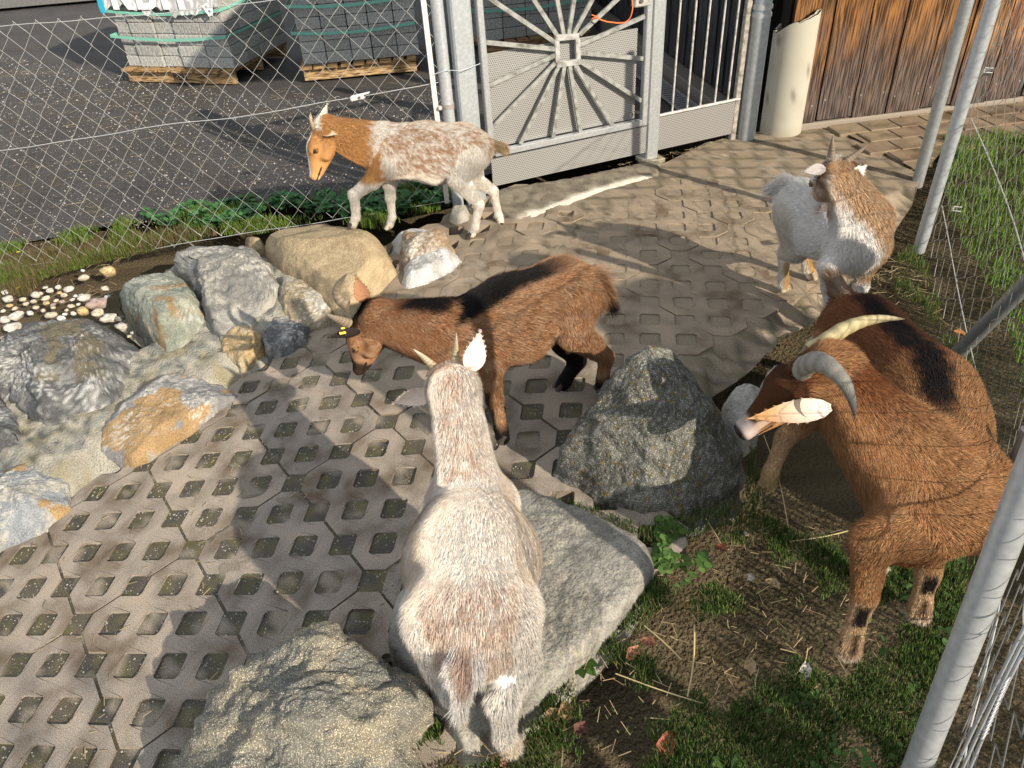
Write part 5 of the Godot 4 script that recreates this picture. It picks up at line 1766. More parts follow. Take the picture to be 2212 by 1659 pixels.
# ---------------------------------------------------------------- people behind the fence, out of the picture, whose shadows lie on the pavers
func visitors() -> void:
	var cloth := mat("cloth", Color.WHITE, 0.9, {"spec": 0.15})
	for e in [
		[Vector3(1.80, 0.05, 0.52), 1.08, -0.7, Color(0.06, 0.07, 0.10), "child in a dark jacket standing at the corner of the fence"],
		[Vector3(2.38, 0.05, -0.72), 1.72, -0.9, Color(0.16, 0.10, 0.08), "person in a brown coat standing on the lawn beside the fence"],
		[Vector3(3.00, 0.05, -0.20), 1.68, -0.9, Color(0.20, 0.05, 0.05), "person in a red jacket on the lawn next to the brown coat"],
	]:
		var o: Vector3 = e[0]
		var s: float = e[1] / 1.75
		var f := Vector3(sin(e[2]), 0, -cos(e[2]))
		var rt := f.cross(Vector3.UP)
		var P := func(x, y, z): return o + (rt * x + Vector3.UP * y + f * z) * s
		var b := []
		b.append([P.call(0, 0.98, 0), 0.15 * s, P.call(0, 1.28, 0.03), 0.165 * s, 0])
		b.append([P.call(-0.13, 1.38, 0.02), 0.085 * s, P.call(0.13, 1.38, 0.02), 0.085 * s, 0])
		b.append([P.call(0, 1.42, 0.02), 0.055 * s, P.call(0, 1.56, 0.05), 0.055 * s, 1])
		b.append([P.call(0, 1.60, 0.06), 0.095 * s, P.call(0, 1.66, 0.04), 0.10 * s, 1])
		for sx in [-1.0, 1.0]:
			b += chain([P.call(sx * 0.09, 0.93, 0), P.call(sx * 0.10, 0.50, 0.03), P.call(sx * 0.10, 0.10, 0.0)], [0.10 * s, 0.07 * s, 0.045 * s], 2)
			b += chain([P.call(sx * 0.10, 0.05, -0.03), P.call(sx * 0.11, 0.04, 0.14)], [0.045 * s, 0.04 * s], 3)
			b += chain([P.call(sx * 0.20, 1.37, 0.02), P.call(sx * 0.27, 1.10, 0.08), P.call(sx * 0.20, 1.12, 0.32), P.call(sx * 0.18, 1.13, 0.40)], [0.065 * s, 0.05 * s, 0.04 * s, 0.035 * s], 0)
		var m := sdf(b, 0.02, 0.05)
		for k in m.v.size():
			var y := (m.v[k].y - o.y) / s
			m.c[k] = e[3] if y > 0.92 and y < 1.46 else (Color(0.05, 0.055, 0.08) if y < 0.92 else (Color(0.09, 0.06, 0.04) if y > 1.64 else Color(0.5, 0.33, 0.25)))
		var q := put("person", m.mesh(), cloth)
		based(q, m, o)
		tag(q, e[4], "person")

	# a young tree behind the camera: its thin crown dapples the near pavers
	var bark := mat("bark", Color(0.10, 0.08, 0.06), 0.95)
	var t := thing("tree", "young tree with a thin crown behind the camera, its soft shade on the near pavers", "tree", Vector3(3.87, 0.0, 5.94))
	var tm := MB.new()
	var c := t.position + Vector3(0, 3.6, 0)
	tm.tube([t.position, t.position + Vector3(0.05, 1.5, 0.03), c], [0.09, 0.07, 0.035], 10)
	var r := RandomNumberGenerator.new()
	r.seed = 77
	for k in 26:
		var d := Vector3(r.randfn(), r.randfn() * 0.7, r.randfn()).normalized()
		var a := t.position + Vector3(0.03, r.randf_range(2.3, 3.6), 0.02)
		tm.tube([a, a.lerp(c + d * Vector3(1.25, 0.95, 1.25), 0.5) + Vector3(0, 0.05, 0), c + d * Vector3(1.25, 0.95, 1.25)], [0.022, 0.013, 0.004], 6)
	put("trunk", tm.mesh(), bark, t)
	var lm := MB.new()
	leaf(lm, Vector3(0, 0, -0.5), Vector3.BACK, 1.0, 0.6, Color.WHITE, 0.3)
	var buf := PackedFloat32Array()
	for k in 1500:
		var d := Vector3(r.randfn(), r.randfn(), r.randfn()).normalized() * pow(r.randf(), 0.45)
		var p := c + d * Vector3(1.35, 1.0, 1.35)
		if n1.get_noise_3d(p.x * 9.0, p.y * 9.0, p.z * 9.0) < -0.06:
			continue
		var z := Vector3(r.randfn(), r.randfn() * 0.6 - 0.4, r.randfn()).normalized() * r.randf_range(0.07, 0.12)
		var x := z.cross(Vector3(r.randfn(), 1.0, r.randfn())).normalized() * z.length()
		pack(buf, x, z.cross(x).normalized() * z.length(), z, p, Color(0.07, 0.11, 0.03) * r.randf_range(0.7, 1.4))
	many("crown", lm.mesh(), mats["blade"], buf, t)


# ================================================================ goats
const BODY := 0
const NECK := 1
const HEAD := 2
const FLEG := 3
const HLEG := 4
const TAIL := 5
const BELLY := 6

func chain(pts: Array, rad: Array, what: int) -> Array:
	var o := []
	for k in pts.size() - 1:
		o.append([pts[k], rad[k], pts[k + 1], rad[k + 1], what, 0.045 if k == 0 else 0.016])
	return o

func head_bones(hx: Transform3D, s: float) -> Array:
	# local axes: x to the goat's right, y up out of the brow, z towards the nose
	var o := []
	for b in [
		[Vector3(0, 0.0, 0.095), 0.044, Vector3(0, 0.0, 0.025), 0.050],
		[Vector3(0, -0.026, 0.196), 0.0235, Vector3(0, 0.008, 0.085), 0.042],
		[Vector3(0, -0.040, 0.178), 0.0165, Vector3(0, -0.040, 0.055), 0.036],
		[Vector3(0.010, -0.024, 0.206), 0.0165, Vector3(-0.010, -0.024, 0.206), 0.0165],
		[Vector3(0.033, 0.019, 0.098), 0.016, Vector3(0.036, 0.022, 0.070), 0.020],
		[Vector3(-0.033, 0.019, 0.098), 0.016, Vector3(-0.036, 0.022, 0.070), 0.020],
		[Vector3(0.026, -0.034, 0.095), 0.026, Vector3(0.030, -0.034, 0.045), 0.034],
		[Vector3(-0.026, -0.034, 0.095), 0.026, Vector3(-0.030, -0.034, 0.045), 0.034],
	]:
		o.append([hx * (b[0] * s), b[1] * s, hx * (b[2] * s), b[3] * s, HEAD])
	return o

func head_frame(origin: Vector3, nose_dir: Vector3, up: Vector3) -> Transform3D:
	var z := nose_dir.normalized()
	var x := up.cross(z).normalized()
	return Transform3D(Basis(x, z.cross(x), z), origin)

# colours skin vertices, and gives each a hair direction and length
func dress(mb: MB, bones: Array, g: Dictionary, flow: PackedVector3Array, hair: PackedFloat32Array) -> void:
	var pel: Vector3 = g.pel
	var axis: Vector3 = g.che - g.pel
	var inv := 1.0 / axis.length_squared()
	for k in mb.v.size():
		var p := mb.v[k]
		var best := 9.0
		var bi := 0
		var bt := 0.0
		var fl := Vector3.ZERO
		for j in bones.size():
			var b = bones[j]
			var a: Vector3 = b[0]
			var ba: Vector3 = b[2] - a
			var pa := p - a
			var h := clampf(pa.dot(ba) / maxf(ba.length_squared(), 1e-9), 0.0, 1.0)
			var d: float = (pa - ba * h).length() - lerpf(b[1], b[3], h)
			if d < 0.04:
				fl += ba.normalized() * exp(-maxf(d, 0.0) / 0.012)
			if d < best:
				best = d
				bi = j
				bt = h
		var b = bones[bi]
		var ba: Vector3 = (b[2] - b[0])
		var off: Vector3 = p - (b[0] + ba * bt)
		var bn := ba.normalized()
		var up := Vector3.UP - bn * bn.y
		var dors := off.normalized().dot(up.normalized()) if up.length() > 0.05 else 0.0
		var s := (p - pel).dot(axis) * inv
		fl += Vector3.DOWN * (0.55 if b[4] == BODY or b[4] == BELLY else 0.3) + Vector3(n1.get_noise_3d(p.x * 900, p.y * 900, p.z * 900), n1.get_noise_3d(p.y * 900 + 50, p.z * 900, p.x * 900), n1.get_noise_3d(p.z * 900, p.x * 900 + 90, p.y * 900)) * 0.4
		flow.append(fl)
		var q := {"p": p, "n": mb.n[k], "tag": b[4], "t": bt, "s": s, "d": dors, "leg": p.y - H(p.x, p.z), "bone": bi, "off": off, "hp": (g.hx.affine_inverse() * p) / g.hs}
		mb.c[k] = (g.color as Callable).call(q)
		hair.append(float((g.hair as Callable).call(q)))

func furry(mb: MB, flow: PackedVector3Array, hair: PackedFloat32Array, per_m2: float, buf: PackedFloat32Array, wide: float, vary: float) -> void:
	for t in range(0, mb.i.size(), 3):
		var a := mb.i[t]
		var b := mb.i[t + 1]
		var c := mb.i[t + 2]
		var area := (mb.v[b] - mb.v[a]).cross(mb.v[c] - mb.v[a]).length() * 0.5
		var ln0 := (hair[a] + hair[b] + hair[c]) / 3.0
		if ln0 <= 0.0:
			continue
		var cnt := int(area * per_m2 * clampf(0.024 / maxf(ln0, 0.01), 0.8, 2.0) + rng.randf())
		for q in cnt:
			var u := sqrt(rng.randf())
			var w := rng.randf()
			var wa := 1.0 - u
			var wb := u * (1.0 - w)
			var wc := u * w
			var p := mb.v[a] * wa + mb.v[b] * wb + mb.v[c] * wc
			var n := (mb.n[a] * wa + mb.n[b] * wb + mb.n[c] * wc).normalized()
			var f := flow[a] * wa + flow[b] * wb + flow[c] * wc
			f += Vector3(rng.randfn(), rng.randfn(), rng.randfn()) * 0.10 * f.length()
			f = f.normalized()
			var fn := f.dot(n)
			var ft := f - n * fn
			if ft.length() < 0.4:
				ft += (Vector3.DOWN + n * n.y) * 0.5
			f = (ft + n * (fn * 0.12 if fn > 0.0 else 0.0)).normalized()
			var ln := ln0 * rng.randf_range(0.65, 1.25)
			var x := n.cross(f) * wide * rng.randf_range(0.6, 1.3)
			var tone := (1.0 + vary * rng.randf_range(-0.38, 0.26)) * (1.0 + vary * 0.42 * n2.get_noise_3d(p.x * 1500.0, p.y * 1500.0, p.z * 1500.0))
			var col := (mb.c[a] * wa + mb.c[b] * wb + mb.c[c] * wc) * tone
			pack(buf, x, n * ln, f * ln, p - n * 0.0015, col)

func ear_mesh(base: Vector3, tip: Vector3, facing: Vector3, wide: float, outer: Color, inner: Color, cup := 0.35, tipcol = null) -> MB:
	var m := MB.new()
	var d := tip - base
	var side := d.cross(facing).normalized()
	var nn := side.cross(d).normalized()
	if nn.dot(facing) < 0.0: nn = -nn
	var NL := 9
	var NW := 6
	var ids := []
	for sheet in 2:
		var rows := []
		for a in NL + 1:
			var t := float(a) / NL
			var w := wide * (0.26 * (1.0 - t) + sin(PI * pow(t, 0.75)) * 0.82) * 0.5
			w = maxf(w, 0.0015) if t < 1.0 else 0.001
			var row := []
			for b in NW + 1:
				var u := (float(b) / NW) * 2.0 - 1.0
				var p := base + d * t + side * (u * w) + nn * (cup * w * (u * u - 0.4) * 1.2 - 0.10 * d.length() * t * t * 0.6)
				p += nn * (-0.0022 if sheet == 0 else 0.0)
				var cc := outer if sheet == 0 else inner
				if tipcol != null and t > 0.0:
					cc = cc.lerp(tipcol, clampf(t * 1.5 - 0.15, 0.0, 1.0))
				row.append(m.vert(p, (nn if sheet == 1 else -nn) + side * (-u * cup * (1 if sheet == 1 else -1)), cc))
			rows.append(row)
		ids.append(rows)
	for sheet in 2:
		for a in NL:
			for b in NW:
				var r = ids[sheet]
				m.quad(r[a][b], r[a][b + 1], r[a + 1][b + 1], r[a + 1][b])
	for a in NL:
		for b in [0, NW]:
			m.quad(ids[0][a][b], ids[0][a + 1][b], ids[1][a + 1][b], ids[1][a][b])
	return m

func spline(pts: Array, n: int) -> Array:
	var cv := Curve3D.new()
	for k in pts.size():
		var t: Vector3 = (pts[mini(k + 1, pts.size() - 1)] - pts[maxi(k - 1, 0)]) * 0.22
		cv.add_point(pts[k], -t, t)
	cv.bake_interval = 0.004
	var o := []
	for k in n + 1:
		o.append(cv.sample_baked(cv.get_baked_length() * k / n, true))
	return o

func horn_mesh(pts: Array, r0: float, c0: Color, c1: Color, squash := 0.75, n := 30) -> MB:
	var m := MB.new()
	var path := spline(pts, n)
	var rad := []
	var cols := []
	for k in path.size():
		var t := float(k) / (path.size() - 1)
		var ring := 0.5 + 0.5 * sin(t * 62.0 * (0.6 + 0.4 * t))
		rad.append(maxf(r0 * pow(1.0 - t, 0.72) * (1.0 + 0.07 * ring * (1.0 - t)), 0.0012))
		cols.append(c0.lerp(c1, smoothstep(0.45, 1.0, t)) * (0.62 + 0.42 * ring + rng.randf() * 0.1))
	m.tube(path, rad, 12, cols, true, squash)
	m.smooth()
	return m

func goat(called: String, label: String, g: Dictionary) -> Node3D:
	var root := thing(called, label, "goat", Vector3(g.pel.x, H(g.pel.x, g.pel.z), g.pel.z))
	var bones: Array = g.bones
	var skin := mat("goat_skin", Color.WHITE, 0.8, {"spec": 0.2})
	var hairm := mat("goat_hair", Color.WHITE, 0.62, {"spec": 0.25, "back": 0.25})
	var body := sdf(bones, 0.0105, 0.035)
	var flow := PackedVector3Array()
	var hair := PackedFloat32Array()
	var buf := PackedFloat32Array()
	dress(body, bones, g, flow, hair)
	furry(body, flow, hair, 120000.0, buf, 0.0018, g.get("vary", 1.0))
	var hb := head_bones(g.hx, g.hs)
	var head := sdf(hb, 0.0045, 0.014)
	flow = PackedVector3Array()
	hair = PackedFloat32Array()
	dress(head, hb, g, flow, hair)
	furry(head, flow, hair, 130000.0, buf, 0.0014, g.get("vary", 1.0) * 0.9)
	var base := body.v.size()
	body.v.append_array(head.v)
	body.n.append_array(head.n)
	body.c.append_array(head.c)
	for k in head.i:
		body.i.append(k + base)
	for k in body.c.size():
		body.c[k] = body.c[k] * 0.86
	put("body", body.mesh(), skin, root)
	many("coat", strand_mesh(0.3), hairm, buf, root)
	var eye := mat("goat_eye", Color.WHITE, 0.12, {"spec": 0.6})
	for sx in [-1.0, 1.0]:
		var m := MB.new()
		var c: Vector3 = g.hx * (Vector3(sx * 0.0465, 0.010, 0.090) * g.hs)
		var pts := []
		var rr := []
		var out: Vector3 = g.hx.basis * Vector3(sx, 0.25, 0.2).normalized()
		var cc := []
		for k in 9:
			var a := PI * k / 8.0
			pts.append(c + out * (-cos(a) * 0.0125 * g.hs))
			rr.append(maxf(sin(a) * 0.0125 * g.hs, 0.0004))
			cc.append(Color(0.20, 0.125, 0.04))
		m.tube(pts, rr, 14, cc)
		var sl: Vector3 = g.hx.basis * Vector3(0, 0.25, 1.0).normalized()
		m.box(Transform3D(Basis(sl, out.cross(sl).normalized(), out), c + out * 0.0108 * g.hs), Vector3(0.013, 0.005, 0.004) * g.hs, 0.0008, Color(0.006, 0.005, 0.005))
		m.tube([c + out * 0.004 - sl * 0.016 + (out.cross(sl)).normalized() * 0.002, c + out * 0.009 + out.cross(sl).normalized() * 0.0095, c + out * 0.004 + sl * 0.016], [0.002, 0.0035, 0.002], 6, Color(0.05, 0.03, 0.02))
		m.tube([c + out * 0.004 - sl * 0.016, c + out * 0.009 - out.cross(sl).normalized() * 0.0095, c + out * 0.004 + sl * 0.016], [0.002, 0.003, 0.002], 6, Color(0.05, 0.03, 0.02))
		put("eye", m.mesh(), eye, root)
	var hornm := mat("goat_horn", Color.WHITE, 0.5, {"spec": 0.4, "bump": noise_tex(31, 0.06, []), "deep": 0.15, "scale": Vector3(9, 9, 9)})
	for h in g.horns:
		put("horn", horn_mesh(h[0], h[1], h[2], h[3]).mesh(), hornm, root)
	for e in g.ears:
		var em := ear_mesh(e[0], e[1], e[2], e[3], e[4], e[5], 0.45, e[6] if e.size() > 6 else null)
		var eo := put("ear", em.mesh(), mat("goat_ear", Color.WHITE, 0.75, {"spec": 0.2, "back": 0.25}), root)
		var eb := PackedFloat32Array()
		for k in int(e[3] * 9000):
			var v := rng.randi() % em.v.size()
			var d: Vector3 = (e[1] - e[0]).normalized()
			var nn := em.n[v].normalized()
			var f: Vector3 = (d + Vector3(rng.randfn(), rng.randfn(), rng.randfn()) * 0.3).normalized()
			pack(eb, nn.cross(f) * 0.0010, nn * 0.003, f * 0.009, em.v[v], em.c[v] * rng.randf_range(0.88, 1.12))
		var fz := many("ear_hair", strand_mesh(0.3), hairm, eb, eo)
		fz.position = Vector3.ZERO
	var hoofm := mat("goat_hoof", Color.WHITE, 0.6, {"spec": 0.35})
	for h in g.hooves:
		var m := MB.new()
		var f: Vector3 = h[1].normalized()
		var side := f.cross(Vector3.UP).normalized()
		for sx in [-1.0, 1.0]:
			var p: Vector3 = h[0] + side * sx * 0.0115
			m.tube([p + Vector3.UP * 0.030 - f * 0.006, p + Vector3.UP * 0.016 + f * 0.004, p + Vector3.UP * 0.001 + f * 0.012], [0.0125, 0.0145, 0.0165], 10, h[2] if h.size() > 2 else Color(0.05, 0.042, 0.035), true, 0.75, side)
		m.smooth()
		put("hoof", m.mesh(), hoofm, root)
	return root

func fuzz(p: Vector3, f: float, seed_off := 0.0) -> float:
	return n1.get_noise_3d(p.x * f + seed_off, p.y * f, p.z * f)

func mix3(a: Color, b: Color, t: float) -> Color:
	return a.lerp(b, clampf(t, 0.0, 1.0))

func nose_dark(c: Color, hp: Vector3, pad := Color(0.05, 0.035, 0.032)) -> Color:
	if absf(hp.y + 0.037) < 0.0035 and hp.z > 0.15:
		return Color(0.03, 0.02, 0.018)
	if hp.z > 0.205 and absf(absf(hp.x) - 0.013) < 0.006 and absf(hp.y + 0.018) < 0.007:
		return Color(0.02, 0.014, 0.012)
	return mix3(c, pad, smoothstep(0.208, 0.216, hp.z))

func std_hair(q: Dictionary) -> float:
	match q.tag:
		HEAD:
			return 0.0 if q.hp.z > 0.203 else lerpf(0.016, 0.007, clampf(q.hp.z / 0.12, 0, 1))
		FLEG, HLEG:
			return 0.008 if q.leg < 0.04 else (0.013 if q.leg < 0.2 else 0.021)
		NECK:
			return 0.026
		TAIL:
			return 0.05
		BELLY:
			return 0.03
	return 0.025


func goat_spotted() -> void:
	var wh := Color(0.88, 0.83, 0.76)
	var tan := Color(0.54, 0.28, 0.11)
	var g := {"vary": 0.6}
	var pel := Vector3(-0.150, 0.455, -3.63)
	var che := Vector3(-0.505, 0.455, -3.71)
	g.pel = pel
	g.che = che
	var poll := on_z(703, 279, -3.72)
	g.hs = 1.14
	g.hx = head_frame(poll, Vector3(-0.46, -0.80, 0.20), Vector3(-0.83, 0.5, 0.10))
	var mid := (pel + che) * 0.5
	g.bones = [
		[mid + Vector3(0, -0.005, 0), 0.112, pel, 0.102, BODY], [che, 0.104, mid + Vector3(0, -0.005, 0), 0.112, BODY],
		[che + Vector3(0.03, -0.06, 0), 0.10, mid + Vector3(0.03, -0.055, 0), 0.122, BELLY], [mid + Vector3(0.03, -0.055, 0), 0.122, pel + Vector3(-0.03, -0.04, 0), 0.10, BELLY],
		[pel, 0.10, pel + Vector3(0.05, -0.01, 0.01), 0.08, BODY],
		[poll + Vector3(0.01, 0.0, 0), 0.058, che + Vector3(-0.055, 0.03, 0), 0.085, NECK], [poll + Vector3(0.02, -0.05, 0), 0.045, che + Vector3(-0.06, -0.05, 0), 0.085, NECK],
		[g.hx * Vector3(0, 0.0, 0.06), 0.048, poll, 0.055, NECK],
		[on_z(1040, 305, -3.63), 0.022, on_z(1080, 318, -3.66), 0.024, TAIL],
	]
	g.bones += chain([Vector3(-0.53, 0.41, -3.655), on_z(806, 388, -3.64), on_z(766, 420, -3.64), on_z(769, 468, -3.64), on_z(763, 484, -3.64)], [0.066, 0.040, 0.0255, 0.019, 0.022], FLEG)
	g.bones += chain([Vector3(-0.52, 0.41, -3.76), on_z(842, 395, -3.76), on_z(843, 425, -3.76), on_z(847, 468, -3.77), on_z(842, 486, -3.77)], [0.064, 0.034, 0.0235, 0.0185, 0.021], FLEG)
	g.bones += chain([Vector3(-0.13, 0.42, -3.585), on_z(990, 385, -3.56), on_z(1035, 442, -3.55), on_z(1026, 490, -3.54), on_z(1019, 506, -3.54)], [0.082, 0.050, 0.024, 0.019, 0.022], HLEG)
	g.bones += chain([Vector3(-0.13, 0.42, -3.68), on_z(1020, 385, -3.68), on_z(1065, 412, -3.68), on_z(1077, 465, -3.67), on_z(1083, 484, -3.66)], [0.080, 0.046, 0.023, 0.0185, 0.020], HLEG)
	g.color = func(q):
		var p: Vector3 = q.p
		var hp: Vector3 = q.hp
		if q.tag == HEAD or (q.tag == NECK and hp.z > 0.03 and hp.length() < 0.14):
			var c := mix3(tan, Color(0.56, 0.30, 0.12), smoothstep(0.1, 0.2, hp.z) - fuzz(p, 900.0) * 0.4)
			var blaze := smoothstep(0.019, 0.014, absf(hp.x)) * smoothstep(0.0, 0.012, hp.y - lerpf(0.02, -0.028, clampf((hp.z - 0.04) / 0.16, 0, 1)))
			c = mix3(c, Color(0.84, 0.81, 0.78), blaze)
			c = mix3(c, Color(0.72, 0.62, 0.5), smoothstep(0.19, 0.2, hp.z) * smoothstep(-0.03, -0.045, hp.y))
			return nose_dark(c, hp, Color(0.16, 0.10, 0.085))
		if q.tag == NECK:
			return mix3(tan, wh, smoothstep(0.80, 0.96, q.t + fuzz(p, 500.0) * 0.25 - (0.05 if q.d < 0.0 else -0.05)))
		if q.tag == TAIL:
			return Color(0.50, 0.37, 0.22)
		if q.tag == FLEG or q.tag == HLEG:
			var c := mix3(wh, Color(0.55, 0.38, 0.2), smoothstep(0.25, 0.6, fuzz(p, 700.0, 40.0)) * 0.5 + smoothstep(0.05, 0.0, q.leg) * 0.5)
			return mix3(c, tan, smoothstep(1.0, 1.06, q.s + fuzz(p, 500.0) * 0.1) * smoothstep(0.31, 0.335, p.y) if q.tag == FLEG else 0.0)
		var v := n2.get_noise_3d(p.x * 1400.0, p.y * 420.0 + p.x * 260.0, p.z * 900.0)
		var pt := smoothstep(0.0, 0.16, v + 0.17 * smoothstep(-0.5, 0.35, q.d) * (1.0 - smoothstep(0.72, 0.95, q.d)) - 0.07 - (0.25 if q.tag == BELLY and q.d < -0.45 else 0.0) + 0.06 * q.s)
		var c := mix3(wh, Color(0.46, 0.23, 0.10), pt * 0.85)
		if q.s > 0.98: c = mix3(c, tan, smoothstep(1.02, 1.08, q.s + fuzz(p, 500.0) * 0.12))
		return c
	g.hair = func(q):
		return 0.045 if q.tag == TAIL else std_hair(q)
	var hb := Color(0.30, 0.22, 0.14)
	var ht := Color(0.42, 0.34, 0.24)
	g.horns = [
		[[g.hx * Vector3(-0.022, 0.030, 0.030), g.hx * Vector3(-0.030, 0.062, 0.004), g.hx * Vector3(-0.032, 0.088, -0.040)], 0.0165, hb, ht],
		[[g.hx * Vector3(0.022, 0.030, 0.030), g.hx * Vector3(0.030, 0.062, 0.004), g.hx * Vector3(0.030, 0.094, -0.038)], 0.0165, hb, ht]]
	var el: Vector3 = g.hx * Vector3(-0.046, 0.006, 0.018)
	var er: Vector3 = g.hx * Vector3(0.046, 0.010, 0.018)
	if el.z < er.z:
		var sw := el
		el = er
		er = sw
	g.ears = [
		[el, el + Vector3(0.075, 0.010, 0.045), Vector3(0.2, 0.75, 0.6), 0.040, tan, Color(0.70, 0.56, 0.42)],
		[er + Vector3(0, 0.02, -0.02), er + Vector3(0.03, 0.105, -0.055), Vector3(-0.4, 0.2, 0.9), 0.045, Color(0.7, 0.6, 0.45), Color(0.78, 0.70, 0.55)]]
	var fw := Vector3(-0.97, 0, -0.2)
	g.hooves = [[on_z(761, 491, -3.64), fw], [on_z(841, 492, -3.77), fw, Color(0.5, 0.42, 0.34)], [on_z(1017, 512, -3.54), fw], [on_z(1085, 492, -3.66), fw + Vector3(0, -1.2, 0)]]
	goat("goat", "spotted white and tan goat walking along the wire fence", g)


func goat_brown_middle() -> void:
	var br := Color(0.37, 0.185, 0.090)
	var bk := Color(0.012, 0.010, 0.010)
	var g := {}
	var pel := Vector3(0.195, 0.425, -2.25)
	var che := Vector3(-0.165, 0.375, -2.12)
	g.pel = pel
	g.che = che
	var poll := on_z(800, 690, -2.23)
	g.hs = 1.10
	g.hx = head_frame(poll, Vector3(-0.42, -0.83, -0.10), Vector3(-0.85, 0.42, -0.05))
	var mid := (pel + che) * 0.5
	g.bones = [
		[mid, 0.122, pel, 0.112, BODY], [che, 0.108, mid, 0.122, BODY],
		[che + Vector3(0.03, -0.04, 0), 0.105, mid + Vector3(0.01, -0.05, 0), 0.124, BELLY], [mid + Vector3(0.01, -0.05, 0), 0.124, pel + Vector3(-0.05, -0.02, 0), 0.10, BELLY],
		[pel, 0.11, pel + Vector3(0.055, -0.015, -0.01), 0.085, BODY],
		[poll + Vector3(0.03, 0.0, 0), 0.060, che + Vector3(-0.05, 0.035, 0), 0.09, NECK], [poll + Vector3(0.05, -0.05, 0), 0.052, che + Vector3(-0.05, -0.03, 0), 0.092, NECK],
		[g.hx * Vector3(0, 0.0, 0.05), 0.050, poll + Vector3(0.02, 0, 0), 0.060, NECK],
		[on_z(1284, 598, -2.25), 0.026, on_z(1316, 652, -2.24), 0.016, TAIL],
	]
	g.bones += chain([Vector3(-0.13, 0.33, -2.06), on_z(1058, 790, -2.04), on_z(1068, 860, -2.02), on_z(1082, 925, -1.99), on_z(1086, 944, -1.98)], [0.064, 0.040, 0.0265, 0.021, 0.024], FLEG)
	g.bones += chain([Vector3(-0.15, 0.33, -2.18), Vector3(-0.12, 0.22, -2.20), Vector3(-0.14, 0.13, -2.18), Vector3(-0.14, 0.035, -2.18), Vector3(-0.145, 0.005, -2.17)], [0.07, 0.045, 0.028, 0.022, 0.024], FLEG)
	g.bones += chain([Vector3(0.215, 0.40, -2.19), on_z(1240, 715, -2.14), on_z(1308, 772, -2.17), on_z(1302, 818, -2.16), on_z(1300, 836, -2.15)], [0.086, 0.060, 0.027, 0.021, 0.024], HLEG)
	g.bones += chain([Vector3(0.20, 0.40, -2.31), on_z(1225, 735, -2.30), on_z(1247, 778, -2.31), on_z(1221, 822, -2.27), on_z(1213, 834, -2.26)], [0.085, 0.058, 0.031, 0.024, 0.025], HLEG)
	g.color = func(q):
		var p: Vector3 = q.p
		var hp: Vector3 = q.hp
		var c := mix3(br, Color(0.46, 0.285, 0.175), 0.5 + fuzz(p, 260.0) * 1.6)
		if q.tag == HEAD:
			c = mix3(c, bk, smoothstep(0.026, 0.018, absf(hp.x)) * smoothstep(-0.005, 0.01, hp.y - lerpf(0.01, -0.03, clampf((hp.z - 0.04) / 0.16, 0, 1))) * smoothstep(0.03, 0.06, hp.z))
			c = mix3(c, bk, smoothstep(0.15, 0.17, hp.z) * 0.9)
			if hp.z < 0.03: c = mix3(c, bk, smoothstep(0.02, 0.036, hp.y) * 0.9)
			return nose_dark(c, hp, bk)
		if q.tag == NECK:
			c = mix3(c, Color(0.27, 0.10, 0.04), 0.25)
			return mix3(c, bk, smoothstep(lerpf(0.86, 0.74, q.t), 0.95, q.d + fuzz(p, 300.0) * 0.08) * smoothstep(0.2, 0.6, q.t))
		if q.tag == TAIL:
			return mix3(c, bk, maxf(smoothstep(0.45, 0.8, q.t), smoothstep(0.1, -0.3, q.n.x)))
		if q.tag == BODY:
			var w := lerpf(0.955, 0.80, smoothstep(0.2, 1.0, q.s))
			return mix3(c, bk, smoothstep(w - 0.05, w + 0.015, q.d + fuzz(p, 300.0) * 0.05) * smoothstep(-0.1, 0.35, q.s + 0.1) )
		if q.tag == BELLY:
			return mix3(c, bk, smoothstep(-0.56, -0.68, q.d + fuzz(p, 300.0) * 0.06) * smoothstep(0.95, 0.8, q.s))
		if q.tag == FLEG:
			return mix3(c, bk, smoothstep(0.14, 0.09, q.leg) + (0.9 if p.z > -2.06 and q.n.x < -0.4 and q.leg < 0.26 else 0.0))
		if p.z < -2.24:
			return mix3(c, bk, smoothstep(0.25, 0.21, q.leg))
		return mix3(c, bk, smoothstep(0.13, 0.09, q.leg))
	g.hair = func(q):
		if q.tag == TAIL: return 0.058
		return 0.032 if q.tag == BODY else std_hair(q)
	var hb := Color(0.24, 0.19, 0.135)
	var ht := Color(0.15, 0.13, 0.11)
	g.horns = [
		[[on_z(752, 700, -2.21), on_z(735, 692, -2.19), on_z(716, 684, -2.17), on_z(695, 674, -2.17)], 0.020, hb, ht],
		[[on_z(752, 660, -2.27), on_z(733, 648, -2.28), on_z(728, 622, -2.28), on_z(750, 590, -2.26)], 0.021, hb, ht]]
	g.ears = [
		[on_z(778, 716, -2.17), on_z(713, 726, -2.12), Vector3(0.1, 0.9, 0.5), 0.036, bk, Color(0.03, 0.022, 0.02)],
		[on_z(789, 655, -2.27), on_z(770, 600, -2.26), Vector3(0.2, 0.25, 0.9), 0.052, Color(0.05, 0.03, 0.02), Color(0.40, 0.21, 0.12)]]
	var fw := Vector3(-0.9, 0, 0.3)
	g.hooves = [[on_z(1085, 950, -1.98), fw], [Vector3(-0.15, -0.02, -2.17), fw], [on_z(1297, 843, -2.15), fw], [on_z(1208, 841, -2.26), fw]]
	var root := goat("goat", "brown goat with black back stripe and yellow ear tag lowering its head", g)
	var tagm := mat("ear_tag_plastic", Color(0.85, 0.72, 0.05), 0.4)
	var ear: Node3D = root.get_node("ear")
	var m := MB.new()
	var c := on_z(741, 720, -2.135)
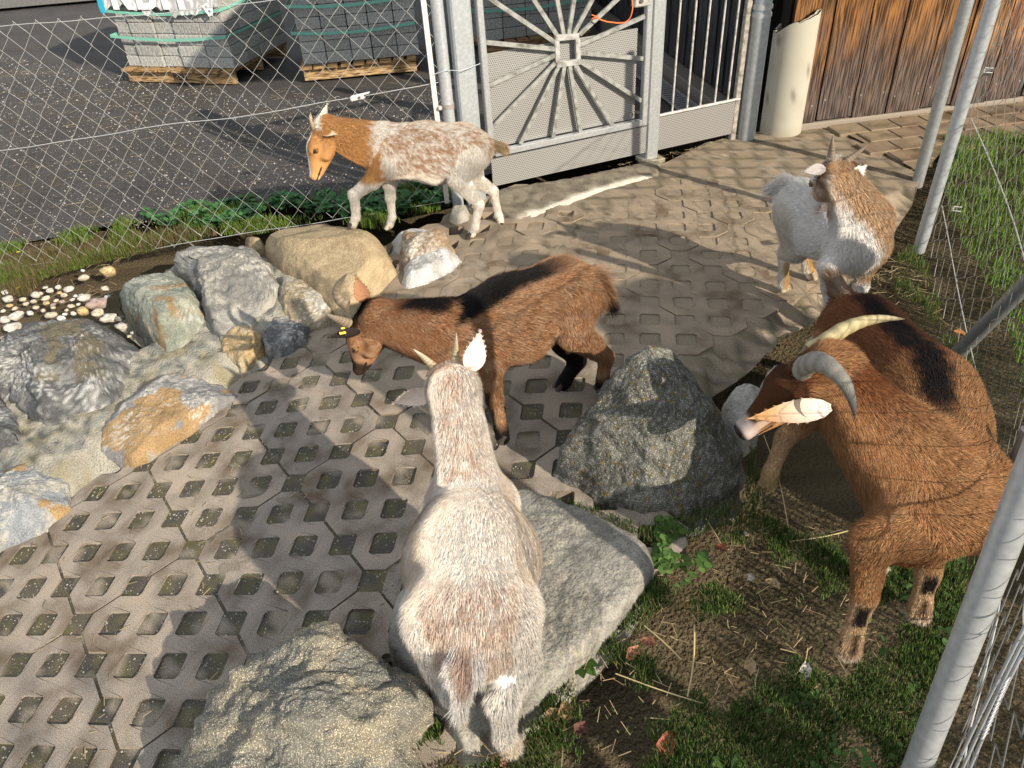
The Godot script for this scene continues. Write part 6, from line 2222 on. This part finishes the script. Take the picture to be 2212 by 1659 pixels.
	m.box(Transform3D(dirx(on_z(760, 717, -2.15) - on_z(722, 724, -2.12), Vector3(0.1, 0.9, 0.45)), c + Vector3(0, 0.004, 0.004)), Vector3(0.022, 0.003, 0.008), 0.001)
	m.box(Transform3D(dirx(on_z(760, 717, -2.15) - on_z(722, 724, -2.12), Vector3(0.1, 0.9, 0.45)), c + Vector3(0.0, 0.012, -0.012)), Vector3(0.012, 0.003, 0.006), 0.001)
	put("ear_tag", m.mesh(), tagm, ear)


func goat_white_front() -> void:
	var wh := Color(0.92, 0.87, 0.80)
	var pk := Color(0.76, 0.60, 0.50)
	var g := {"vary": 0.38}
	var pel := Vector3(-0.125, 0.325, -1.07)
	var che := Vector3(-0.130, 0.335, -1.40)
	g.pel = pel
	g.che = che
	var poll := on_z(978, 838, -1.60)
	g.hs = 1.0
	g.hx = head_frame(poll, Vector3(-0.22, -0.50, -0.84), Vector3(-0.33, 0.78, -0.45))
	var mid := Vector3(-0.128, 0.305, -1.245)
	g.bones = [
		[mid + Vector3(0, 0.03, 0), 0.128, pel, 0.112, BODY], [che, 0.096, mid + Vector3(0, 0.03, 0), 0.128, BODY],
		[che + Vector3(0, -0.05, 0.02), 0.10, mid + Vector3(-0.030, -0.025, 0), 0.130, BELLY], [mid + Vector3(0.036, -0.025, 0), 0.130, pel + Vector3(0, -0.04, -0.03), 0.118, BELLY],
		[mid + Vector3(-0.030, -0.025, 0), 0.128, pel + Vector3(-0.01, -0.04, -0.03), 0.118, BELLY],
		[pel, 0.11, pel + Vector3(0.0, -0.03, 0.055), 0.085, BODY],
		[poll + Vector3(0, 0.0, 0.01), 0.060, che + Vector3(-0.002, 0.055, -0.03), 0.070, NECK], [poll + Vector3(0.01, -0.05, 0.02), 0.05, che + Vector3(0, -0.01, -0.05), 0.08, NECK],
		[g.hx * Vector3(0, 0.0, 0.05), 0.050, poll, 0.060, NECK],
		[Vector3(-0.126, 0.345, -1.00), 0.030, on_z(1004, 1430, -0.935), 0.024, TAIL], [on_z(1004, 1430, -0.935), 0.024, on_z(990, 1535, -0.92), 0.012, TAIL],
	]
	g.bones += chain([Vector3(-0.065, 0.30, -1.07), Vector3(-0.045, 0.20, -1.03), on_z(1085, 1500, -0.94), on_z(1090, 1590, -0.955), on_z(1104, 1616, -0.955)], [0.090, 0.062, 0.031, 0.024, 0.029], HLEG)
	g.bones += chain([Vector3(-0.185, 0.30, -1.07), Vector3(-0.185, 0.20, -1.04), on_z(985, 1478, -0.98), on_z(1000, 1525, -1.03), on_z(1006, 1540, -1.04)], [0.092, 0.066, 0.033, 0.025, 0.027], HLEG)
	g.bones += chain([Vector3(-0.07, 0.29, -1.42), Vector3(-0.06, 0.18, -1.40), Vector3(-0.065, 0.10, -1.42), Vector3(-0.065, 0.03, -1.41), Vector3(-0.065, -0.03, -1.42)], [0.065, 0.043, 0.028, 0.023, 0.025], FLEG)
	g.bones += chain([Vector3(-0.185, 0.29, -1.42), Vector3(-0.195, 0.18, -1.40), Vector3(-0.19, 0.10, -1.42), Vector3(-0.19, 0.02, -1.41), Vector3(-0.19, -0.04, -1.42)], [0.065, 0.043, 0.028, 0.023, 0.025], FLEG)
	g.color = func(q):
		var p: Vector3 = q.p
		var hp: Vector3 = q.hp
		var v := n2.get_noise_3d(p.x * 1100.0, p.y * 500.0, p.z * 330.0)
		var c := mix3(wh, pk, smoothstep(-0.12, 0.45, v) * 0.55)
		if q.tag == HEAD:
			c = mix3(wh, Color(0.58, 0.40, 0.28), smoothstep(0.06, 0.0, hp.z) * smoothstep(0.04, 0.01, absf(hp.x)) * (0.6 + v))
			return nose_dark(c, hp, Color(0.45, 0.3, 0.27))
		if q.tag == NECK:
			return mix3(c, Color(0.66, 0.48, 0.37), smoothstep(0.55, 0.95, q.d) * (0.5 + v * 1.2))
		if q.tag == TAIL:
			return mix3(Color(0.46, 0.33, 0.27), Color(0.86, 0.83, 0.80), maxf(smoothstep(0.37, 0.31, q.p.y) * smoothstep(0.3, 0.26, q.p.y), smoothstep(0.010, 0.022, absf(q.off.x))))
		if q.tag == BODY or q.tag == BELLY:
			c = mix3(c, Color(0.72, 0.54, 0.36), smoothstep(0.45, 0.2, absf(q.d - 0.25)) * 0.35)
			c = mix3(c, Color(0.52, 0.36, 0.28), smoothstep(0.12, -0.16, q.s) * smoothstep(-0.02, 0.28, q.d) * (0.25 + 1.2 * smoothstep(-0.15, 0.35, fuzz(p, 800.0, 9.0))) * 0.8)
			c = mix3(c, Color(0.84, 0.80, 0.72), smoothstep(0.97, 1.0, q.d) * 0.6)
			return c
		var b := mix3(Color(0.80, 0.76, 0.70), Color(0.62, 0.50, 0.33), smoothstep(0.10, 0.05, q.leg) * smoothstep(0.02, 0.05, q.leg) * 0.8)
		return mix3(b, c, smoothstep(0.3, 0.36, q.leg))
	g.hair = func(q):
		if q.tag == TAIL: return 0.048
		if q.tag == HLEG: return 0.022 if q.leg < 0.1 else (0.030 if q.leg < 0.2 else 0.034)
		return std_hair(q)
	var hb := Color(0.42, 0.34, 0.22)
	var ht := Color(0.55, 0.48, 0.36)
	g.horns = [
		[[on_z(936, 792, -1.645), on_z(915, 772, -1.655), on_z(892, 754, -1.65)], 0.0135, hb, ht],
		[[on_z(984, 776, -1.655), on_z(984, 752, -1.66), on_z(986, 720, -1.645)], 0.0135, hb, ht]]
	g.ears = [
		[on_z(930, 842, -1.62), on_z(850, 875, -1.66), Vector3(0.25, 0.15, 0.95), 0.062, wh, Color(0.74, 0.62, 0.56)],
		[on_z(1014, 802, -1.62), on_z(1038, 720, -1.66), Vector3(0.25, 0.1, 0.95), 0.062, wh, Color(0.74, 0.62, 0.56)]]
	var fw := Vector3(0.0, 0, -1)
	g.hooves = [[on_z(1108, 1626, -0.955), Vector3(0.4, 0, 0.9), Color(0.55, 0.48, 0.38)], [on_z(1008, 1549, -1.04), fw], [Vector3(-0.065, -0.06, -1.425), fw], [Vector3(-0.19, -0.08, -1.425), fw]]
	goat("goat", "cream white goat seen from behind, standing over the flat slab", g)


func goat_white_right() -> void:
	var wh := Color(0.90, 0.88, 0.85)
	var tan := Color(0.60, 0.36, 0.19)
	var g := {"vary": 0.5}
	var pel := Vector3(1.178, 0.440, -2.79)
	var che := Vector3(1.290, 0.420, -2.525)
	g.pel = pel
	g.che = che
	var poll := on_z(1806, 376, -2.58)
	g.hs = 1.0
	g.hx = head_frame(poll, Vector3(-0.02, -0.68, -0.73), Vector3(-0.16, 0.80, -0.57))
	var mid := (pel + che) * 0.5
	g.bones = [
		[mid, 0.092, pel, 0.082, BODY], [che, 0.090, mid, 0.092, BODY],
		[che + Vector3(0.005, -0.05, 0), 0.088, mid + Vector3(0, -0.055, 0), 0.096, BELLY], [mid + Vector3(0, -0.055, 0), 0.096, pel + Vector3(0.02, -0.04, 0), 0.078, BELLY],
		[pel, 0.080, pel + Vector3(-0.02, -0.01, -0.03), 0.062, BODY],
		[poll + Vector3(0.015, -0.015, 0.01), 0.054, che + Vector3(0.025, 0.075, 0.03), 0.080, NECK], [poll + Vector3(0.03, -0.05, 0.02), 0.056, che + Vector3(0.022, -0.01, 0.04), 0.088, NECK],
		[g.hx * Vector3(0, 0.0, 0.05), 0.048, poll, 0.055, NECK],
		[on_z(1705, 400, -2.82), 0.024, on_z(1672, 405, -2.88), 0.012, TAIL],
	]
	g.bones += chain([Vector3(1.14, 0.40, -2.75), Vector3(1.155, 0.28, -2.70), on_z(1694, 545, -2.79), on_z(1692, 600, -2.77), on_z(1692, 618, -2.765)], [0.070, 0.046, 0.025, 0.020, 0.023], HLEG)
	g.bones += chain([Vector3(1.22, 0.40, -2.83), Vector3(1.245, 0.28, -2.79), on_z(1737, 535, -2.88), on_z(1744, 580, -2.865), on_z(1752, 594, -2.85)], [0.070, 0.044, 0.025, 0.020, 0.023], HLEG)
	g.bones += chain([Vector3(1.245, 0.37, -2.49), on_z(1790, 575, -2.47), on_z(1791, 620, -2.465), on_z(1795, 680, -2.45), on_z(1796, 700, -2.44)], [0.052, 0.034, 0.026, 0.022, 0.025], FLEG)
	g.bones += chain([Vector3(1.335, 0.37, -2.50), on_z(1868, 575, -2.48), on_z(1860, 616, -2.475), on_z(1852, 668, -2.46), on_z(1850, 688, -2.45)], [0.052, 0.034, 0.026, 0.022, 0.025], FLEG)
	g.color = func(q):
		var p: Vector3 = q.p
		var hp: Vector3 = q.hp
		var v := n2.get_noise_3d(p.x * 900.0, p.y * 300.0, p.z * 900.0)
		if q.tag == HEAD:
			return nose_dark(mix3(wh, Color(0.50, 0.33, 0.22), smoothstep(0.02, -0.02, hp.y) * 0.85), hp)
		if q.tag == NECK or ((q.tag == BODY or q.tag == BELLY) and q.s > 0.5) or (q.tag == FLEG and q.leg > 0.22 and q.s > 0.95):
			var pale := Color(0.56, 0.40, 0.27)
			var c := mix3(tan, pale, 0.5 + v * 1.3)
			var dx: float = p.x - lerpf(che.x, poll.x, clampf((p.y - che.y) / (poll.y - che.y), 0.0, 1.2))
			var side: float = dx * 0.83 + (p.z - lerpf(che.z, poll.z, clampf((p.y - che.y) / (poll.y - che.y), 0.0, 1.2))) * -0.55
			c = mix3(c, wh, maxf(smoothstep(lerpf(-0.020, -0.052, clampf((p.y - che.y) / 0.15, 0.0, 1.0)), lerpf(-0.040, -0.072, clampf((p.y - che.y) / 0.15, 0.0, 1.0)), side + v * 0.03), smoothstep(0.66, 0.54, q.s + v * 0.1) if q.tag != NECK else 0.0))
			return mix3(c, wh, smoothstep(0.035, 0.05, hp.y) * smoothstep(0.10, 0.05, hp.length()))
		if q.tag == HLEG:
			return mix3(Color(0.74, 0.70, 0.62), Color(0.55, 0.33, 0.12), smoothstep(0.2, 0.13, q.leg + v * 0.06) * smoothstep(-0.4, 0.4, q.n.x + 0.2))
		return mix3(wh, Color(0.66, 0.64, 0.60), smoothstep(0.0, 0.5, v) * 0.4)
	g.hair = func(q):
		if q.tag == TAIL: return 0.065
		return 0.032 if q.tag == NECK else std_hair(q)
	var hb := Color(0.20, 0.155, 0.115)
	var ht := Color(0.27, 0.21, 0.16)
	g.horns = [
		[[on_z(1794, 356, -2.585), on_z(1796, 328, -2.60), on_z(1799, 292, -2.60)], 0.019, hb, ht],
		[[on_z(1822, 356, -2.565), on_z(1846, 336, -2.57), on_z(1876, 312, -2.56)], 0.020, hb, ht]]
	g.ears = [
		[on_z(1784, 366, -2.55), on_z(1736, 370, -2.57), Vector3(0.1, 0.7, 0.6), 0.044, wh, Color(0.5, 0.45, 0.42)],
		[on_z(1838, 386, -2.53), on_z(1870, 360, -2.55), Vector3(0.1, 0.1, 0.95), 0.058, wh, Color(0.82, 0.79, 0.70)]]
	var fw := Vector3(0.5, 0, 0.8)
	g.hooves = [[on_z(1692, 627, -2.765), fw, Color(0.30, 0.24, 0.17)], [on_z(1755, 600, -2.845), Vector3(0.8, 0, 0.4), Color(0.30, 0.24, 0.17)], [on_z(1797, 706, -2.435), fw], [on_z(1850, 695, -2.445), fw]]
	goat("goat", "white goat with tan neck looking back over its shoulder near the barn", g)


func goat_brown_right() -> void:
	var br := Color(0.34, 0.165, 0.075)
	var bk := Color(0.016, 0.013, 0.013)
	var pale := Color(0.50, 0.34, 0.20)
	var g := {}
	var pel := Vector3(1.075, 0.395, -1.93)
	var che := Vector3(1.000, 0.395, -1.305)
	g.pel = pel
	g.che = che
	var poll := on_z(1775, 800, -1.545)
	g.hs = 1.18
	g.hx = head_frame(poll, Vector3(-0.80, -0.50, 0.14), Vector3(-0.42, 0.86, 0.02))
	var mid := Vector3(1.085, 0.40, -1.58)
	g.bones = [
		[mid, 0.148, pel, 0.115, BODY], [che, 0.125, mid, 0.148, BODY],
		[che + Vector3(0.05, -0.05, -0.02), 0.12, mid + Vector3(0.01, -0.06, 0.05), 0.150, BELLY], [mid + Vector3(0.01, -0.06, 0.05), 0.150, pel + Vector3(0, -0.05, 0.05), 0.11, BELLY],
		[pel, 0.112, pel + Vector3(-0.01, -0.01, -0.05), 0.085, BODY],
		[che + Vector3(-0.02, -0.03, 0.05), 0.115, che + Vector3(0.08, -0.05, 0.0), 0.12, BELLY],
		[poll + Vector3(0.03, -0.01, 0.0), 0.066, che + Vector3(-0.02, 0.035, 0.0), 0.098, NECK], [poll + Vector3(0.03, -0.07, 0.0), 0.06, che + Vector3(-0.05, -0.05, 0.03), 0.105, NECK],
		[g.hx * Vector3(0, 0.0, 0.05), 0.056, poll + Vector3(0.02, 0, 0), 0.072, NECK],
		[Vector3(1.055, 0.455, -2.02), 0.03, Vector3(1.035, 0.495, -2.06), 0.022, TAIL],
	]
	g.bones += chain([Vector3(0.90, 0.33, -1.20), on_z(1885, 1165, -1.15), on_z(1868, 1285, -1.115), on_z(1842, 1370, -1.085), on_z(1834, 1396, -1.075)], [0.078, 0.046, 0.0275, 0.022, 0.030], FLEG)
	g.bones += chain([Vector3(1.06, 0.33, -1.22), on_z(2020, 1150, -1.21), on_z(2005, 1235, -1.18), on_z(1990, 1298, -1.16), on_z(1985, 1320, -1.155)], [0.078, 0.044, 0.027, 0.022, 0.029], FLEG)
	g.bones += chain([Vector3(1.01, 0.36, -1.88), Vector3(0.92, 0.27, -1.76), on_z(1697, 945, -1.70), on_z(1667, 1015, -1.66), on_z(1661, 1038, -1.65)], [0.090, 0.062, 0.028, 0.021, 0.025], HLEG)
	g.bones += chain([Vector3(1.14, 0.36, -1.90), Vector3(1.17, 0.27, -1.80), Vector3(1.16, 0.19, -1.92), Vector3(1.15, 0.10, -1.87), Vector3(1.145, 0.08, -1.86)], [0.095, 0.07, 0.034, 0.026, 0.028], HLEG)
	g.color = func(q):
		var p: Vector3 = q.p
		var hp: Vector3 = q.hp
		var v := fuzz(p, 300.0)
		var c := mix3(br, Color(0.42, 0.235, 0.115), 0.4 + v * 1.3)
		if q.tag == HEAD:
			c = mix3(Color(0.06, 0.025, 0.013), c, smoothstep(-0.012, -0.04, hp.y))
			var st := smoothstep(0.014, 0.006, absf(hp.y - lerpf(0.012, -0.016, clampf((hp.z - 0.06) / 0.13, 0, 1)) )) * smoothstep(0.018, 0.026, absf(hp.x)) * smoothstep(0.07, 0.1, hp.z)
			c = mix3(c, Color(0.50, 0.36, 0.27), st)
			c = mix3(c, Color(0.42, 0.36, 0.34), smoothstep(0.175, 0.19, hp.z) * 0.8)
			return nose_dark(c, hp, Color(0.035, 0.03, 0.03))
		if q.tag == NECK:
			c = mix3(c, Color(0.20, 0.07, 0.028), smoothstep(0.3, 0.9, q.d) * smoothstep(0.8, 0.2, q.t) * 0.9)
			return mix3(c, pale, smoothstep(-0.55, -0.9, q.d) * 0.5)
		if q.tag == TAIL:
			return mix3(Color(0.26, 0.15, 0.10), Color(0.42, 0.33, 0.24), 0.5 + v * 2.0)
		if q.tag == BODY or q.tag == BELLY:
			c = mix3(c, Color(0.20, 0.075, 0.035), smoothstep(0.68, 0.45, q.s + v * 0.1) * 0.9)
			if q.tag == BODY:
				c = mix3(c, bk, smoothstep(0.93, 0.985, q.d + v * 0.04) * smoothstep(-0.3, 0.1, q.s) * smoothstep(0.98, 0.80, q.s))
			return mix3(c, pale, smoothstep(-0.7, -0.95, q.d) * 0.6)
		c = mix3(c, pale, smoothstep(0.21, 0.15, q.leg))
		if q.tag == FLEG:
			var fx: float = absf(q.off.x + 0.004)
			var fz: float = smoothstep(-0.004, 0.004, q.off.z)
			c = mix3(c, bk, smoothstep(0.019, 0.013, fx) * fz * smoothstep(0.112, 0.122, q.leg) * smoothstep(0.185, 0.17, q.leg))
			c = mix3(c, Color(0.05, 0.025, 0.015), smoothstep(0.011, 0.006, fx) * fz * smoothstep(0.045, 0.055, q.leg) * smoothstep(0.105, 0.095, q.leg))
			if q.leg < 0.045: c = mix3(c, Color(0.66, 0.58, 0.50), 0.7)
		elif q.leg < 0.08:
			c = mix3(c, Color(0.56, 0.40, 0.20), 0.7)
		return c
	g.hair = func(q):
		if q.tag == TAIL: return 0.055
		if (q.tag == FLEG or q.tag == HLEG) and q.leg < 0.07: return 0.022
		return std_hair(q)
	var hb := Color(0.27, 0.235, 0.165)
	g.horns = [
		[[on_z(1735, 795, -1.52), on_z(1768, 782, -1.46), on_z(1812, 812, -1.40), on_z(1838, 858, -1.365), on_z(1847, 905, -1.345)], 0.034, Color(0.20, 0.19, 0.165), Color(0.05, 0.05, 0.05)],
		[[on_z(1752, 762, -1.60), on_z(1785, 738, -1.61), on_z(1830, 708, -1.63), on_z(1890, 690, -1.66), on_z(1954, 689, -1.68)], 0.033, Color(0.38, 0.325, 0.175), hb]]
	g.ears = [
		[on_z(1796, 880, -1.445), on_z(1622, 902, -1.425), Vector3(-0.05, 0.75, 0.65), 0.060, Color(0.70, 0.62, 0.55), Color(0.70, 0.62, 0.55), Color(0.42, 0.24, 0.11)],
		[g.hx * Vector3(-0.05, 0.012, 0.02), g.hx * Vector3(-0.10, -0.03, 0.12), Vector3(0.3, 0.6, -0.6), 0.052, br, Color(0.5, 0.35, 0.25)]]
	var fw := Vector3(-0.15, 0, 1)
	g.hooves = [[on_z(1832, 1405, -1.07), fw], [on_z(1985, 1330, -1.15), fw], [on_z(1658, 1048, -1.65), Vector3(-0.5, 0, 0.8), Color(0.28, 0.22, 0.14)], [Vector3(1.14, 0.05, -1.855), fw]]
	goat("goat", "big horned reddish brown goat with long drooping ear beside the right fence", g)
